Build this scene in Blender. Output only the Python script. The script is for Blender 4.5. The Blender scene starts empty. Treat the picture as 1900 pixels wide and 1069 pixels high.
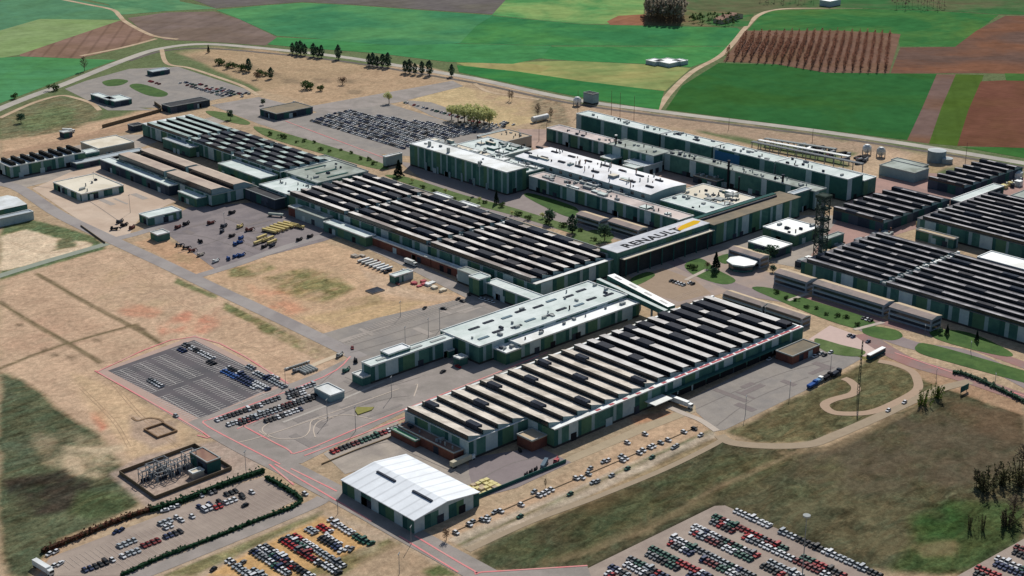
import bpy, bmesh, math, random
import numpy as np
from mathutils import Vector
random.seed(7); rng=np.random.RandomState(5)
SC=bpy.context.scene; COL=SC.collection
# ---------------------------------------------------------------- camera (height 350 m, level, plan axes follow the factory grid)
F=2853.;P=math.radians(20.285);AZ=math.radians(43.03);H=350.
cp,sp=math.cos(P),math.sin(P)
FW=(math.sin(AZ)*cp,math.cos(AZ)*cp,-sp); RT=(math.cos(AZ),-math.sin(AZ),0.); UP=(math.sin(AZ)*sp,math.cos(AZ)*sp,cp)
def W(px,py,z=0.):
    "survey point of the photograph -> plan position in metres at height z"
    a=(px-950)/F;b=(534.5-py)/F
    d=[FW[i]+a*RT[i]+b*UP[i] for i in range(3)]
    t=(H-z)/(-d[2]); return (d[0]*t,d[1]*t)
def in_view(x,y,m=15):
    v=(x,y,-H); w=sum(v[i]*FW[i] for i in range(3))
    if w<=0: return False
    u=950+F*sum(v[i]*RT[i] for i in range(3))/w; q=534.5-F*sum(v[i]*UP[i] for i in range(3))/w
    return -m<u<1900+m and -m<q<1069+m
cam=bpy.data.cameras.new('camera'); co=bpy.data.objects.new('camera',cam); COL.objects.link(co); SC.camera=co
co.location=(0,0,H); co.rotation_euler=(math.radians(90)-P,0,-AZ)
cam.sensor_width=36; cam.lens=36*F/1900.; cam.clip_start=1; cam.clip_end=30000
# ---------------------------------------------------------------- daylight
EL,SA=math.radians(40),math.radians(34)
wd=bpy.data.worlds.new('World'); SC.world=wd; wd.use_nodes=True
nt=wd.node_tree; bg=nt.nodes['Background']; sky=nt.nodes.new('ShaderNodeTexSky'); sky.sky_type='NISHITA'; sky.sun_disc=False
sky.sun_elevation=EL; sky.sun_rotation=math.pi/2-SA; sky.air_density=1.0; sky.dust_density=1.5; sky.altitude=700
nt.links.new(sky.outputs[0],bg.inputs[0]); bg.inputs[1].default_value=0.078
sl=bpy.data.lights.new('sun','SUN'); sl.energy=4.35; sl.angle=math.radians(.53); sl.color=(1,.965,.91)
so=bpy.data.objects.new('sun',sl); COL.objects.link(so); so.rotation_euler=(math.pi/2-EL,0,SA+math.pi/2); so.location=(600,600,600)
SC.view_settings.view_transform='Standard'; SC.view_settings.look='None'; SC.view_settings.exposure=0
SC.render.engine='CYCLES'
# ---------------------------------------------------------------- materials
K=1.22
def lin(c,k=K):
    o=[]
    for v in c[:3]:
        v/=255.; v=v/12.92 if v<=.04045 else ((v+.055)/1.055)**2.4
        o.append(v/k)
    return o
def newmat(name,rough=.85,spec=.2):
    m=bpy.data.materials.new(name); m.use_nodes=True; t=m.node_tree; b=t.nodes['Principled BSDF']
    b.inputs['Roughness'].default_value=rough; b.inputs['Specular IOR Level'].default_value=spec
    return m,t,b
def N(t,k,**kw):
    n=t.nodes.new(k)
    for a,v in kw.items(): setattr(n,a,v)
    return n
def noise(t,scale,detail=4,rough=.6,vec=None,dist=0):
    n=N(t,'ShaderNodeTexNoise'); n.inputs['Scale'].default_value=scale; n.inputs['Detail'].default_value=detail; n.inputs['Roughness'].default_value=rough; n.inputs['Distortion'].default_value=dist
    if vec: t.links.new(vec,n.inputs['Vector'])
    return n
def ramp(t,inp,lo,hi,a,b):
    r=N(t,'ShaderNodeMapRange'); r.inputs[1].default_value=lo; r.inputs[2].default_value=hi; r.inputs[3].default_value=a; r.inputs[4].default_value=b
    t.links.new(inp,r.inputs[0]); return r.outputs[0]
def mulc(t,col,fac):
    v=N(t,'ShaderNodeVectorMath',operation='SCALE'); 
    if isinstance(col,(list,tuple)): v.inputs[0].default_value=col[:3]
    else: t.links.new(col,v.inputs[0])
    t.links.new(fac,v.inputs[3]); return v.outputs[0]
def mix(t,a,b,fac):
    m=N(t,'ShaderNodeMix',data_type='RGBA')
    for s,c in ((6,a),(7,b)):
        if isinstance(c,(list,tuple)): m.inputs[s].default_value=(*c[:3],1)
        else: t.links.new(c,m.inputs[s])
    if isinstance(fac,float): m.inputs[0].default_value=fac
    else: t.links.new(fac,m.inputs[0])
    return m.outputs[2]
def mulf(t,a,b):
    m=N(t,'ShaderNodeMath',operation='MULTIPLY'); t.links.new(a,m.inputs[0]); t.links.new(b,m.inputs[1]); return m.outputs[0]
MC={}
def M(name,rgb,var=.12,scale=.15,rgb2=None,s2=.05,rough=.9,spec=.06,stripe=None,samt=.15,k=K,fine=None):
    """weathered paint / sheet / soil: base colour, broken by two scales of noise; stripe=(axis,width_m) adds seams or furrows"""
    if name in MC: return MC[name]
    m,t,b=newmat(name,rough,spec); tc=N(t,'ShaderNodeTexCoord').outputs['Object']; 
    gm=N(t,'ShaderNodeNewGeometry').outputs['Position']
    n1=noise(t,scale,6,.65,gm); f=ramp(t,n1.outputs[0],.3,.7,1-var,1+var)
    c=lin(rgb,k)
    if rgb2:
        n2=noise(t,s2,5,.6,gm,.6); c=mix(t,c,lin(rgb2,k),ramp(t,n2.outputs[0],.42,.62,0,1))
    n3=noise(t,fine or scale*9,3,.6,gm); f=mulf(t,f,ramp(t,n3.outputs[0],.3,.7,1-var*.6,1+var*.6))
    if stripe:
        sx=N(t,'ShaderNodeSeparateXYZ'); t.links.new(gm,sx.inputs[0])
        ax,w=stripe
        if isinstance(ax,(tuple,list)):
            d=N(t,'ShaderNodeVectorMath',operation='DOT_PRODUCT'); d.inputs[1].default_value=(*ax,0); t.links.new(gm,d.inputs[0]); src=d.outputs['Value']
        else: src=sx.outputs[ax]
        q=N(t,'ShaderNodeMath',operation='DIVIDE'); t.links.new(src,q.inputs[0]); q.inputs[1].default_value=w
        fr=N(t,'ShaderNodeMath',operation='FRACT'); t.links.new(q.outputs[0],fr.inputs[0])
        pp=N(t,'ShaderNodeMath',operation='PINGPONG'); t.links.new(fr.outputs[0],pp.inputs[0]); pp.inputs[1].default_value=.5
        f=mulf(t,f,ramp(t,pp.outputs[0],0,.16,1-samt,1))
    t.links.new(mulc(t,c,f),b.inputs['Base Color']); MC[name]=m; return m
# shared building skins
GREEN=M('green_cladding',(90,130,118),.14,.3,(70,110,104),.08,stripe=(0,1.1),samt=.12)
GREEN2=M('dark_green_cladding',(64,106,98),.14,.3,(50,90,88),.06,stripe=(0,1.1),samt=.12)
LEAFG=M('grass_green_cladding',(92,126,100),.12,.3,stripe=(0,1.1),samt=.12)
PALE=M('pale_cladding',(188,204,204),.08,.4,(170,188,192),.1,stripe=(0,1.4),samt=.08)
PALE2=M('grey_cladding',(150,172,174),.09,.4,stripe=(0,1.4),samt=.08)
WHITE=M('white_roof',(238,242,240),.07,.12,(202,204,196),.05,rough=.5,spec=.3)
ROOFS=dict(
 white=WHITE,
 mint=M('mint_white_roof',(236,244,238),.08,.14,(214,226,218),.06,stripe=(1,6.),samt=.07),
 grey=M('grey_green_roof',(186,194,184),.08,.15,(146,152,140),.05,stripe=(1,5.),samt=.08),
 pink=M('pinkish_gravel_roof',(230,214,204),.08,.15,(186,172,166),.04),
 tan=M('tan_gravel_roof',(214,192,160),.07,.2,(196,176,150),.06),
 cream=M('cream_roof',(244,234,212),.04,.1,(226,214,190),.04),
 drab=M('drab_brown_roof',(152,138,116),.10,.2,(132,124,108),.06),
 brown=M('brown_roof',(168,136,116),.10,.2,(146,112,100),.06),
 green=M('bright_green_roof',(120,180,140),.08,.3),
 steel=M('steel_roof',(186,196,200),.06,.2,stripe=(1,4.),samt=.12),
 dark=M('dark_felt_roof',(84,84,84),.15,.2,(66,68,72),.06))
SLOPE=M('sawtooth_slope_sheet',(228,218,204),.16,.2,(188,178,164),.09,stripe=(1,3.),samt=.07)
SLOPEG=M('sawtooth_slope_grey',(150,146,142),.14,.12,(110,108,110),.05,stripe=(1,3.),samt=.07)
GLZ,_t,_b=newmat('dark_glazing',.25,.5); _n=noise(_t,.5,3,.6,N(_t,'ShaderNodeNewGeometry').outputs['Position']); _t.links.new(mulc(_t,[.022,.024,.027],ramp(_t,_n.outputs[0],.3,.7,.5,1.6)),_b.inputs['Base Color'])
BOX=M('dark_roof_unit',(70,76,86),.15,.4,(52,56,66),.1)
UNIT=M('grey_roof_unit',(178,182,178),.1,.5)
RUST=M('rusty_metal',(120,92,80),.2,.6)
DARK=M('black_metal',(46,46,50),.2,.8)
BRICK=M('red_brown_brick',(134,88,74),.12,.6,(112,72,66),.1)
CONC=M('pale_concrete',(206,196,180),.08,.3,(186,176,162),.06)
STEEL=M('galvanised_steel',(150,154,156),.1,.5)
RED=M('faded_red_paint',(196,108,112),.12,.3)
GLASS,_t,_b=newmat('window_glass',.15,.5); _b.inputs['Base Color'].default_value=(.03,.04,.05,1)
# ---------------------------------------------------------------- objects
def link(name,mesh,parent=None):
    o=bpy.data.objects.new(name,mesh); COL.objects.link(o)
    if parent is not None: o.parent=parent
    return o
def tag(o,label=None,cat=None,group=None,kind=None):
    if label: o['label']=label
    if cat: o['category']=cat
    if group: o['group']=group
    if kind: o['kind']=kind
    return o
def thing(name,label,cat,loc=(0,0,0),rz=0,group=None):
    o=link(name,None); o.location=(loc[0],loc[1],loc[2] if len(loc)>2 else 0); o.rotation_euler.z=rz; o.empty_display_size=1
    return tag(o,label,cat,group)
class MB:
    def __init__(s): s.v=[];s.f=[];s.m=[];s.mats=[]
    def mi(s,m):
        if m not in s.mats: s.mats.append(m)
        return s.mats.index(m)
    def face(s,pts,m):
        i=len(s.v); s.v+=[tuple(p) for p in pts]; s.f.append(tuple(range(i,i+len(pts)))); s.m.append(s.mi(m))
    def box(s,x0,x1,y0,y1,z0,z1,m,top=None,bottom=False):
        top=top or m
        a=[(x0,y0),(x1,y0),(x1,y1),(x0,y1)]
        for i in range(4):
            p,q=a[i],a[(i+1)%4]; s.face([(*p,z0),(*q,z0),(*q,z1),(*p,z1)],m)
        s.face([(*p,z1) for p in a],top)
        if bottom: s.face([(*p,z0) for p in a[::-1]],m)
    def prism(s,poly,z0,z1,m,top=None):
        n=len(poly)
        ar=sum(poly[i][0]*poly[(i+1)%n][1]-poly[(i+1)%n][0]*poly[i][1] for i in range(n))
        if ar<0: poly=poly[::-1]
        for i in range(n):
            p,q=poly[i],poly[(i+1)%n]; s.face([(*p,z0),(*q,z0),(*q,z1),(*p,z1)],m)
        s.face([(*p,z1) for p in poly],top or m)
    def cyl(s,x,y,z0,z1,r0,r1=None,n=8,m=None,cap=True):
        r1=r0 if r1 is None else r1
        c=[(math.cos(2*math.pi*i/n),math.sin(2*math.pi*i/n)) for i in range(n)]
        for i in range(n):
            a,b=c[i],c[(i+1)%n]
            s.face([(x+a[0]*r0,y+a[1]*r0,z0),(x+b[0]*r0,y+b[1]*r0,z0),(x+b[0]*r1,y+b[1]*r1,z1),(x+a[0]*r1,y+a[1]*r1,z1)],m)
        if cap: s.face([(x+a[0]*r1,y+a[1]*r1,z1) for a in c],m)
    def hcyl(s,x,y,z,L,r,axis,m,n=12):
        for i in range(n):
            a,b=2*math.pi*i/n,2*math.pi*(i+1)/n
            def p(t,k):
                u,w=math.cos(t)*r,math.sin(t)*r
                return (x+k*L/2,y+u,z+w) if axis=='x' else (x+u,y+k*L/2,z+w)
            s.face([p(a,-1),p(b,-1),p(b,1),p(a,1)],m)
        for k in (-1,1):
            s.face([ (x+k*L/2,y+math.cos(2*math.pi*i/n)*r,z+math.sin(2*math.pi*i/n)*r) if axis=='x' else (x+math.cos(2*math.pi*i/n)*r,y+k*L/2,z+math.sin(2*math.pi*i/n)*r) for i in range(n)],m)
    def beam(s,p,q,r,m):
        p,q=Vector(p),Vector(q); d=(q-p); 
        if d.length<1e-6: return
        d.normalize(); u=d.cross(Vector((0,0,1)))
        if u.length<.01: u=Vector((1,0,0))
        u.normalize(); w=d.cross(u)
        c=[u*r+w*r,u*-r+w*r,u*-r+w*-r,u*r+w*-r]
        for i in range(4): s.face([p+c[i],p+c[(i+1)%4],q+c[(i+1)%4],q+c[i]],m)
        s.face([q+x for x in c],m)
    def mesh(s,name):
        me=bpy.data.meshes.new(name); me.from_pydata(s.v,[],s.f)
        for m in s.mats: me.materials.append(m)
        me.polygons.foreach_set('material_index',s.m); me.update(); return me
    def build(s,name,parent=None,offs=True):
        if parent is not None and offs:
            l=parent.location if parent.parent is None else parent.parent.location
            s.v=[(a-l[0],b-l[1],c-l[2]) for a,b,c in s.v]
        return link(name,s.mesh(name),parent)
def copy_tree(o,parent=None):
    c=o.copy(); COL.objects.link(c); c.parent=parent
    for ch in o.children: copy_tree(ch,c)
    return c
# ---------------------------------------------------------------- ground sheets
def struct(name,mesh,label=None):
    o=link(name,mesh); o['kind']='structure'; return o
def smooth(pts,n=6,closed=False):
    out=[];L=len(pts)
    rngi=range(L) if closed else range(L-1)
    for i in rngi:
        g=lambda k: pts[k%L] if closed else pts[max(0,min(L-1,k))]
        p0,p1,p2,p3=g(i-1),g(i),g(i+1),g(i+2)
        for j in range(n):
            t=j/n
            out.append(tuple(.5*((2*p1[a])+(-p0[a]+p2[a])*t+(2*p0[a]-5*p1[a]+4*p2[a]-p3[a])*t*t+(-p0[a]+3*p1[a]-3*p2[a]+p3[a])*t**3) for a in (0,1)))
    if not closed: out.append(pts[-1])
    return out
ZC=[0]
def zz_(z): ZC[0]+=1; return z+.0021*(ZC[0]%9)
def sheet(name,px,mat,z=.04,sm=0,world=False):
    z=zz_(z)
    pts=[p if world else W(*p) for p in px]
    if sm: pts=smooth(pts,sm,True)
    b=MB(); n=len(pts)
    ar=sum(pts[i][0]*pts[(i+1)%n][1]-pts[(i+1)%n][0]*pts[i][1] for i in range(n))
    if ar<0: pts=pts[::-1]
    b.face([(x,y,z) for x,y in pts],mat); return struct(name,b.mesh(name))
def ribbon_pts(pts,w,z,b,mat,h=0):
    n=len(pts); L=[];R=[]
    for i in range(n):
        a=Vector(pts[max(0,i-1)]);c=Vector(pts[min(n-1,i+1)]); d=(c-a); d.normalize(); nn=Vector((-d.y,d.x))*w/2
        p=Vector(pts[i]); L.append(p+nn);R.append(p-nn)
    for i in range(n-1):
        b.face([(*R[i],z),(*R[i+1],z),(*L[i+1],z),(*L[i],z)],mat)
        if h:
            b.face([(*R[i],z-h),(*R[i+1],z-h),(*R[i+1],z),(*R[i],z)],mat); b.face([(*L[i+1],z-h),(*L[i],z-h),(*L[i],z),(*L[i+1],z)],mat)
def road(name,px,w,mat,z=.06,sm=6,world=False):
    z=zz_(z)
    pts=[p if world else W(*p) for p in px]
    if sm: pts=smooth(pts,sm)
    b=MB(); ribbon_pts(pts,w,z,b,mat); return struct(name,b.mesh(name))
# ================================================================ GROUND: one sheet, colour of the soil mapped from a survey
def axis_lines(a,b,step,far):
    l=list(np.arange(a,b,step)); s=step; x=a
    lo=[]
    while x>-far: s*=1.25; x-=s; lo.append(x)
    s=step; x=l[-1]; hi=[]
    while x<far: s*=1.12; x+=s; hi.append(x)
    return np.array(lo[::-1]+l+hi)
GX=axis_lines(228,1010,2.1,14000); GY=axis_lines(262,1240,2.1,14000)
XX,YY=np.meshgrid(GX,GY); XX=XX.ravel();YY=YY.ravel()
def vnoise(x,y,s,seed):
    r=np.random.RandomState(seed).rand(256,256)
    u=x/s;v=y/s; i=np.floor(u).astype(int);j=np.floor(v).astype(int); fu=u-i;fv=v-j
    fu=fu*fu*(3-2*fu);fv=fv*fv*(3-2*fv)
    g=lambda a,b:r[a%256,b%256]
    return (g(i,j)*(1-fu)+g(i+1,j)*fu)*(1-fv)+(g(i,j+1)*(1-fu)+g(i+1,j+1)*fu)*fv
def fbm(s,seed,o=4):
    t=0;a=1;w=0
    for k in range(o): t=t+a*vnoise(XX,YY,s/2**k,seed+k);w+=a;a*=.55
    return t/w-.5
WB1,WB2=fbm(40,11),fbm(40,31); FN=fbm(14,51,4); LN=fbm(90,71,4)
_xx,_yy=XX,YY; XX,YY=(XX*.68-YY*.73)*.4,(XX*.73+YY*.68); F2=fbm(9,91,3); XX,YY=_xx,_yy
GC=np.array([lin((190,164,132))]*len(XX)); GA=np.full(len(XX),.18)
GC=GC*(1+.22*LN[:,None]+.24*FN[:,None])
far=(XX>1050)|(YY>1280)|(YY<100)|(XX<150)
GC[far]=(np.array(lin((112,122,84)))*(1+.3*LN[:,None]))[far]
def dist_poly(x,y,P):
    n=len(P); d=np.full(x.shape,1e9); ins=np.zeros(x.shape,bool)
    for i in range(n):
        ax,ay=P[i];bx,by=P[(i+1)%n]; ex,ey=bx-ax,by-ay
        t=np.clip(((x-ax)*ex+(y-ay)*ey)/(ex*ex+ey*ey+1e-9),0,1)
        d=np.minimum(d,np.hypot(x-ax-t*ex,y-ay-t*ey))
        c=((ay>y)!=(by>y))&(x<(ex)*(y-ay)/((by-ay) if by!=ay else 1e-9)+ax); ins^=c
    return np.where(ins,d,-d)
def dist_line(x,y,P):
    d=np.full(x.shape,1e9)
    for (ax,ay),(bx,by) in zip(P[:-1],P[1:]):
        ex,ey=bx-ax,by-ay; t=np.clip(((x-ax)*ex+(y-ay)*ey)/(ex*ex+ey*ey+1e-9),0,1)
        d=np.minimum(d,np.hypot(x-ax-t*ex,y-ay-t*ey))
    return -d
def paint(px,rgb,fe=3.,st=1.,wob=6.,line=0,mott=.25,patch=0.,world=False):
    Pn=[p if world else W(*p) for p in px]; A=np.array(Pn); mg=fe+abs(wob)+line+2
    s=np.where((XX>A[:,0].min()-mg)&(XX<A[:,0].max()+mg)&(YY>A[:,1].min()-mg)&(YY<A[:,1].max()+mg))[0]
    if not len(s): return
    x=XX[s]+WB1[s]*wob*2; y=YY[s]+WB2[s]*wob*2
    d=(dist_line(x,y,Pn)+line/2) if line else dist_poly(x,y,Pn)
    a=np.clip(d/fe+.5,0,1)*st
    if patch: a=a*np.clip((FN[s]+LN[s]*.5+patch)*3.2+.15,0,1)
    c=np.array(lin(rgb))[None,:]*(1+mott*(FN[s]+.4*LN[s]+.6*F2[s]))[:,None]
    GC[s]=GC[s]*(1-a[:,None])+c*a[:,None]; GA[s]=GA[s]*(1-a)+a*(1. if rgb[1]>=rgb[0]*.93 and max(rgb)<150 else .14)
# top left slopes and grassland inside the ring road
paint([(0,215),(95,178),(165,190),(190,212),(150,236),(60,262),(0,280)],(128,124,98),4,.85)
paint([(30,225),(100,195),(150,205),(120,232),(50,245)],(112,128,92),6,.7)
paint([(0,262),(60,255),(180,228),(290,198),(330,210),(250,240),(0,290)],(206,172,138),4,.9)
paint([(0,285),(150,250),(300,215),(320,222),(120,275),(0,300)],(170,138,112),3,.6)
paint([(330,95),(470,88),(700,125),(830,155),(740,190),(600,200),(480,165),(400,130)],(192,162,128),6,.9)
for p in [(375,110),(420,118),(460,125),(505,138),(570,158),(600,150),(640,150),(660,170),(540,150)]:
    paint([(p[0]-16,p[1]-4),(p[0]+16,p[1]-3),(p[0]+18,p[1]+5),(p[0]-14,p[1]+5)],(134,118,96),6,.6)
paint([(760,165),(850,160),(990,190),(1000,225),(940,235),(830,215),(760,185)],(212,186,138),5,.8)
paint([(880,160),(1060,195),(1060,235),(950,215),(870,175)],(178,150,122),6,.6,patch=.1)
paint([(1040,185),(1240,213),(1480,245),(1750,285),(1900,318),(1900,335),(1700,300),(1420,262),(1200,228)],(186,158,132),4,.9)
paint([(990,175),(1045,183),(1060,235),(1000,240),(985,205)],(132,124,104),5,.6)
# pale sand west
paint([(0,395),(60,405),(180,440),(195,462),(0,520)],(100,116,84),3,.95)
paint([(0,438),(40,425),(95,440),(165,452),(130,470),(20,500),(0,502)],(232,206,172),3,.95,wob=8)
paint([(100,445),(135,438),(130,458),(98,464)],(104,112,84),3,.9)
# bare plots west of the road
paint([(0,520),(195,462),(235,468),(430,560),(600,665),(640,675),(520,720),(362,630),(180,690),(330,808),(330,840),(230,860),(0,680)],(206,174,142),4,1.,mott=.24)
paint([(0,620),(120,560),(180,620),(120,660),(0,650)],(188,152,124),12,.6,patch=.1)
paint([(15,545),(70,530),(200,620),(330,700),(280,720)],(192,160,130),10,.5,patch=.0)
paint([(200,490),(330,530),(370,560),(290,590),(180,560)],(186,160,124),10,.5,patch=.05)
paint([(285,600),(340,580),(405,575),(420,592),(380,615),(330,620),(300,622)],(210,128,100),6,.65,patch=.12)
paint([(235,555),(300,575),(280,590),(215,580)],(208,134,106),5,.5,patch=.1)
for l,w in (([(70,508),(130,545),(250,610),(310,645)],3.5),([(0,560),(60,600),(125,638),(185,672)],3.5),([(0,684),(60,660),(125,638),(180,622),(250,602)],3.),([(250,602),(300,640)],2.)):
    paint(l,(120,106,78),2.2,1.,1.5,line=w*.95)
for p in [(35,602),(80,650),(178,632),(130,664),(260,610),(100,660)]:
    paint([(p[0]-7,p[1]-3),(p[0]+7,p[1]-2),(p[0]+8,p[1]+3),(p[0]-7,p[1]+3)],(122,104,82),2,.8,2)
paint([(420,562),(500,600),(600,655),(590,668),(480,612),(415,575)],(112,118,80),2.5,.9,4,patch=.25)
paint([(330,515),(405,548),(400,556),(325,524)],(96,112,74),2,.8,3)
paint([(410,560),(370,580),(340,625),(180,688),(150,700),(140,720),(200,790)],(220,186,150),3,.6,4,line=6)
paint([(400,575),(560,650),(540,700),(450,660),(400,620)],(206,172,138),5,.5)
# plot beside the vehicle yard and the large plot with grass in it
paint([(250,452),(290,440),(430,500),(372,512),(330,500)],(204,164,128),3,.9)
paint([(320,470),(370,485),(360,495),(300,480)],(146,134,98),3,.6,patch=.2)
paint([(382,512),(430,495),(580,448),(640,462),(700,490),(790,540),(850,545),(900,552),(800,580),(640,640),(560,600)],(208,174,138),3,1.,mott=.26)
paint([(430,498),(480,488),(510,500),(470,515),(430,512)],(118,122,84),4,.8,patch=.25)
paint([(490,515),(560,500),(620,510),(650,535),(600,560),(560,555),(510,540)],(120,120,80),6,.85,patch=.14)
paint([(470,530),(530,540),(580,575),(540,590),(490,560)],(212,140,108),7,.55,patch=.12)
paint([(560,590),(700,560),(800,560),(660,620)],(206,176,128),6,.6)
paint([(620,560),(700,545),(720,560),(650,580)],(150,132,92),6,.6,patch=.1)
paint([(660,495),(720,520),(790,545),(860,550),(800,560),(700,540)],(206,178,148),4,.7)
# bottom left meadow, spoil and scrub
paint([(0,690),(90,735),(180,805),(225,860),(255,935),(170,975),(85,1030),(40,1069),(0,1069)],(92,98,76),4,1.,mott=.45)
paint([(0,700),(60,740),(120,800),(90,850),(0,870)],(94,102,86),8,.6,patch=.05)
paint([(60,800),(130,790),(230,830),(225,850),(150,880),(80,860),(60,830)],(172,152,122),5,.6,patch=.15)
paint([(90,810),(135,800),(130,830),(95,838)],(98,102,82),5,.7)
paint([(110,830),(235,825),(250,862),(190,890),(120,880)],(208,184,150),5,.75,patch=.15)
paint([(180,765),(200,760),(210,790),(190,800)],(216,120,92),4,.8)
paint([(140,690),(230,730),(360,800),(330,850),(250,850),(200,790),(160,740)],(214,182,142),5,.8)
paint([(250,770),(330,780),(340,820),(290,835),(250,810)],(176,154,138),4,.6)
paint([(15,885),(120,868),(175,895),(150,940),(60,955),(30,930)],(58,54,48),5,.95,9,patch=.2,mott=.9)
paint([(150,910),(230,920),(245,940),(170,960),(130,950)],(82,94,64),5,.7)
paint([(50,1060),(110,1000),(240,950),(280,948),(270,955),(120,1012),(90,1069)],(190,158,124),2.5,.9,3)
# track, verge and gravel car park at the bottom
paint([(215,1069),(560,935),(700,985),(880,1069)],(192,168,140),3,.95)
paint([(385,1069),(440,1035),(600,958),(660,985),(690,1010),(640,1035),(560,1069)],(212,168,112),2,.95,3)
paint([(300,1069),(540,972),(600,950),(590,962),(470,1015),(360,1069)],(104,112,70),2,.75,2)
paint([(540,1069),(720,1002),(745,1012),(640,1069)],(112,112,72),2,.8,3,patch=.35)
paint([(640,1069),(730,1010),(800,1040),(840,1069)],(176,148,116),3,.7)
paint([(790,1060),(820,1048),(850,1069),(800,1069)],(74,104,58),2,.8)
# strip of parked cars and grass tracks, right foreground
paint([(785,1002),(1040,900),(1190,800),(1310,760),(1330,792),(1250,840),(850,1010)],(202,170,136),2.5,1.,2)
paint([(830,1002),(1328,795),(1330,812),(870,1022)],(194,178,154),2,.8,2)
paint([(1040,845),(1200,770),(1260,765),(1200,800),(1050,860)],(176,158,128),3,.7,patch=.25)
paint([(1180,775),(1250,762),(1250,775),(1190,790)],(206,140,100),3,.6)
paint([(870,1025),(1325,815),(1500,830),(1600,800),(1690,740),(1790,700),(1900,735),(1900,1069),(1100,1055),(900,1060)],(90,88,68),4,1.,mott=.5)
paint([(870,1040),(1010,970),(1160,910),(1330,860),(1300,900),(1200,950),(1080,1040),(900,1058)],(76,84,60),9,.75,patch=.2)
paint([(1330,840),(1480,850),(1420,890),(1330,930),(1200,960),(1100,1010)],(88,88,62),8,.6,patch=.2)
paint([(1000,950),(1120,915),(1200,905),(1120,950)],(104,84,58),8,.5,patch=.0)
paint([(1500,830),(1700,760),(1900,760),(1900,860),(1780,900),(1600,920),(1450,880)],(102,90,72),10,.75,patch=.2)
paint([(1750,740),(1900,770),(1900,830),(1800,800)],(112,90,68),8,.55)
paint([(1330,900),(1520,850),(1700,920),(1760,1000),(1640,1040),(1450,960)],(112,104,76),10,.6,patch=.02)
paint([(1420,870),(1560,850),(1560,900),(1430,940)],(84,88,64),8,.6,patch=.1)
paint([(1690,965),(1760,930),(1860,930),(1900,940),(1900,1000),(1820,1050),(1740,1069),(1660,1069),(1700,1010)],(70,88,52),6,.8,mott=.5)
paint([(1700,960),(1760,935),(1800,960),(1780,1000),(1720,1005)],(58,90,48),9,.6)
paint([(1700,1015),(1790,1000),(1780,1030),(1720,1035)],(132,116,84),4,.7,patch=.2)
paint([(865,1020),(1100,925),(1325,820)],(176,152,116),2,.9,2,line=3.2)
paint([(1040,1040),(1200,985),(1330,905),(1440,855),(1520,820)],(150,130,100),2.5,.7,3,line=3.)
paint([(1010,1045),(1090,1020),(1180,985),(1320,925)],(122,110,80),2.5,.6,3,line=5)
paint([(850,1012),(1320,800)],(92,100,66),2,.7,2,line=2.2)
paint([(1100,1050),(1330,935),(1345,935)],(56,52,40),1.6,.8,1,line=2.)
paint([(1335,800),(1360,820),(1430,828),(1530,826),(1600,790),(1700,742),(1780,705)],(196,168,132),2.5,.9,1.5,line=5.)
paint([(1450,840),(1540,835),(1640,785),(1720,750)],(150,128,98),3,.7,3,line=4)
paint([(1350,800),(1480,740),(1560,690),(1620,660),(1720,680),(1750,715),(1600,780),(1500,822),(1400,822)],(92,92,66),3,.9,mott=.4)
paint([(1400,770),(1500,745),(1480,770),(1420,790)],(124,108,80),4,.5,patch=.2)
paint([(1500,640),(1600,645),(1610,672),(1540,660)],(104,118,60),3,.8)
paint([(1615,660),(1760,690),(1900,745),(1900,770),(1760,725),(1700,700)],(186,152,120),3,.9,3)
paint([(1690,900),(1740,960)],(80,80,58),5,.5,line=8)
# ground round the power station plot and the works
paint([(200,880),(270,845),(420,815),(480,855),(490,880),(280,950)],(184,162,144),3,.9,2)
paint([(560,700),(660,655),(640,640),(690,640),(700,690),(600,720)],(196,170,142),3,.6)
paint([(1550,290),(1640,280),(1720,300),(1700,345),(1600,330)],(206,176,144),4,.9)
paint([(1700,285),(1760,300),(1730,330),(1640,350),(1640,320)],(188,160,124),4,.8)
Z=np.zeros(len(XX)); nx,ny=len(GX),len(GY)
idx=np.arange(nx*ny).reshape(ny,nx); fc=np.stack([idx[:-1,:-1],idx[:-1,1:],idx[1:,1:],idx[1:,:-1]],-1).reshape(-1,4)
gm=bpy.data.meshes.new('ground'); gm.vertices.add(nx*ny); gm.vertices.foreach_set('co',np.stack([XX,YY,Z],1).ravel())
gm.loops.add(fc.size); gm.loops.foreach_set('vertex_index',fc.ravel().astype(np.int32)); gm.polygons.add(len(fc))
gm.polygons.foreach_set('loop_start',np.arange(0,fc.size,4,dtype=np.int32)); gm.polygons.foreach_set('loop_total',np.full(len(fc),4,np.int32)); gm.update()
GC=GC*np.array([[.97,1.,1.07]])
ca=gm.color_attributes.new('soil','FLOAT_COLOR','POINT'); ca.data.foreach_set('color',np.concatenate([np.clip(GC,0.005,1),GA[:,None]],1).ravel())
m,t,b=newmat('soil_and_grass',1,0); at_=N(t,'ShaderNodeAttribute',attribute_name='soil'); pos=N(t,'ShaderNodeNewGeometry').outputs['Position']
f=ramp(t,noise(t,.35,6,.7,pos,.5).outputs[0],.3,.7,.74,1.26); f=mulf(t,f,ramp(t,noise(t,1.7,3,.7,pos).outputs[0],.3,.7,.8,1.2)); f=mulf(t,f,ramp(t,noise(t,.06,6,.75,pos,2.5).outputs[0],.35,.65,.84,1.16))
mp=N(t,'ShaderNodeMapping'); mp.inputs['Rotation'].default_value=(0,0,-.8); mp.inputs['Scale'].default_value=(.45,1,1); t.links.new(pos,mp.inputs[0])
q1=noise(t,.16,7,.72,mp.outputs[0],.8); q2=noise(t,.09,6,.7,mp.outputs[0],1.2); q3=noise(t,.5,4,.75,pos,.4)
al=at_.outputs['Alpha']
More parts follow.
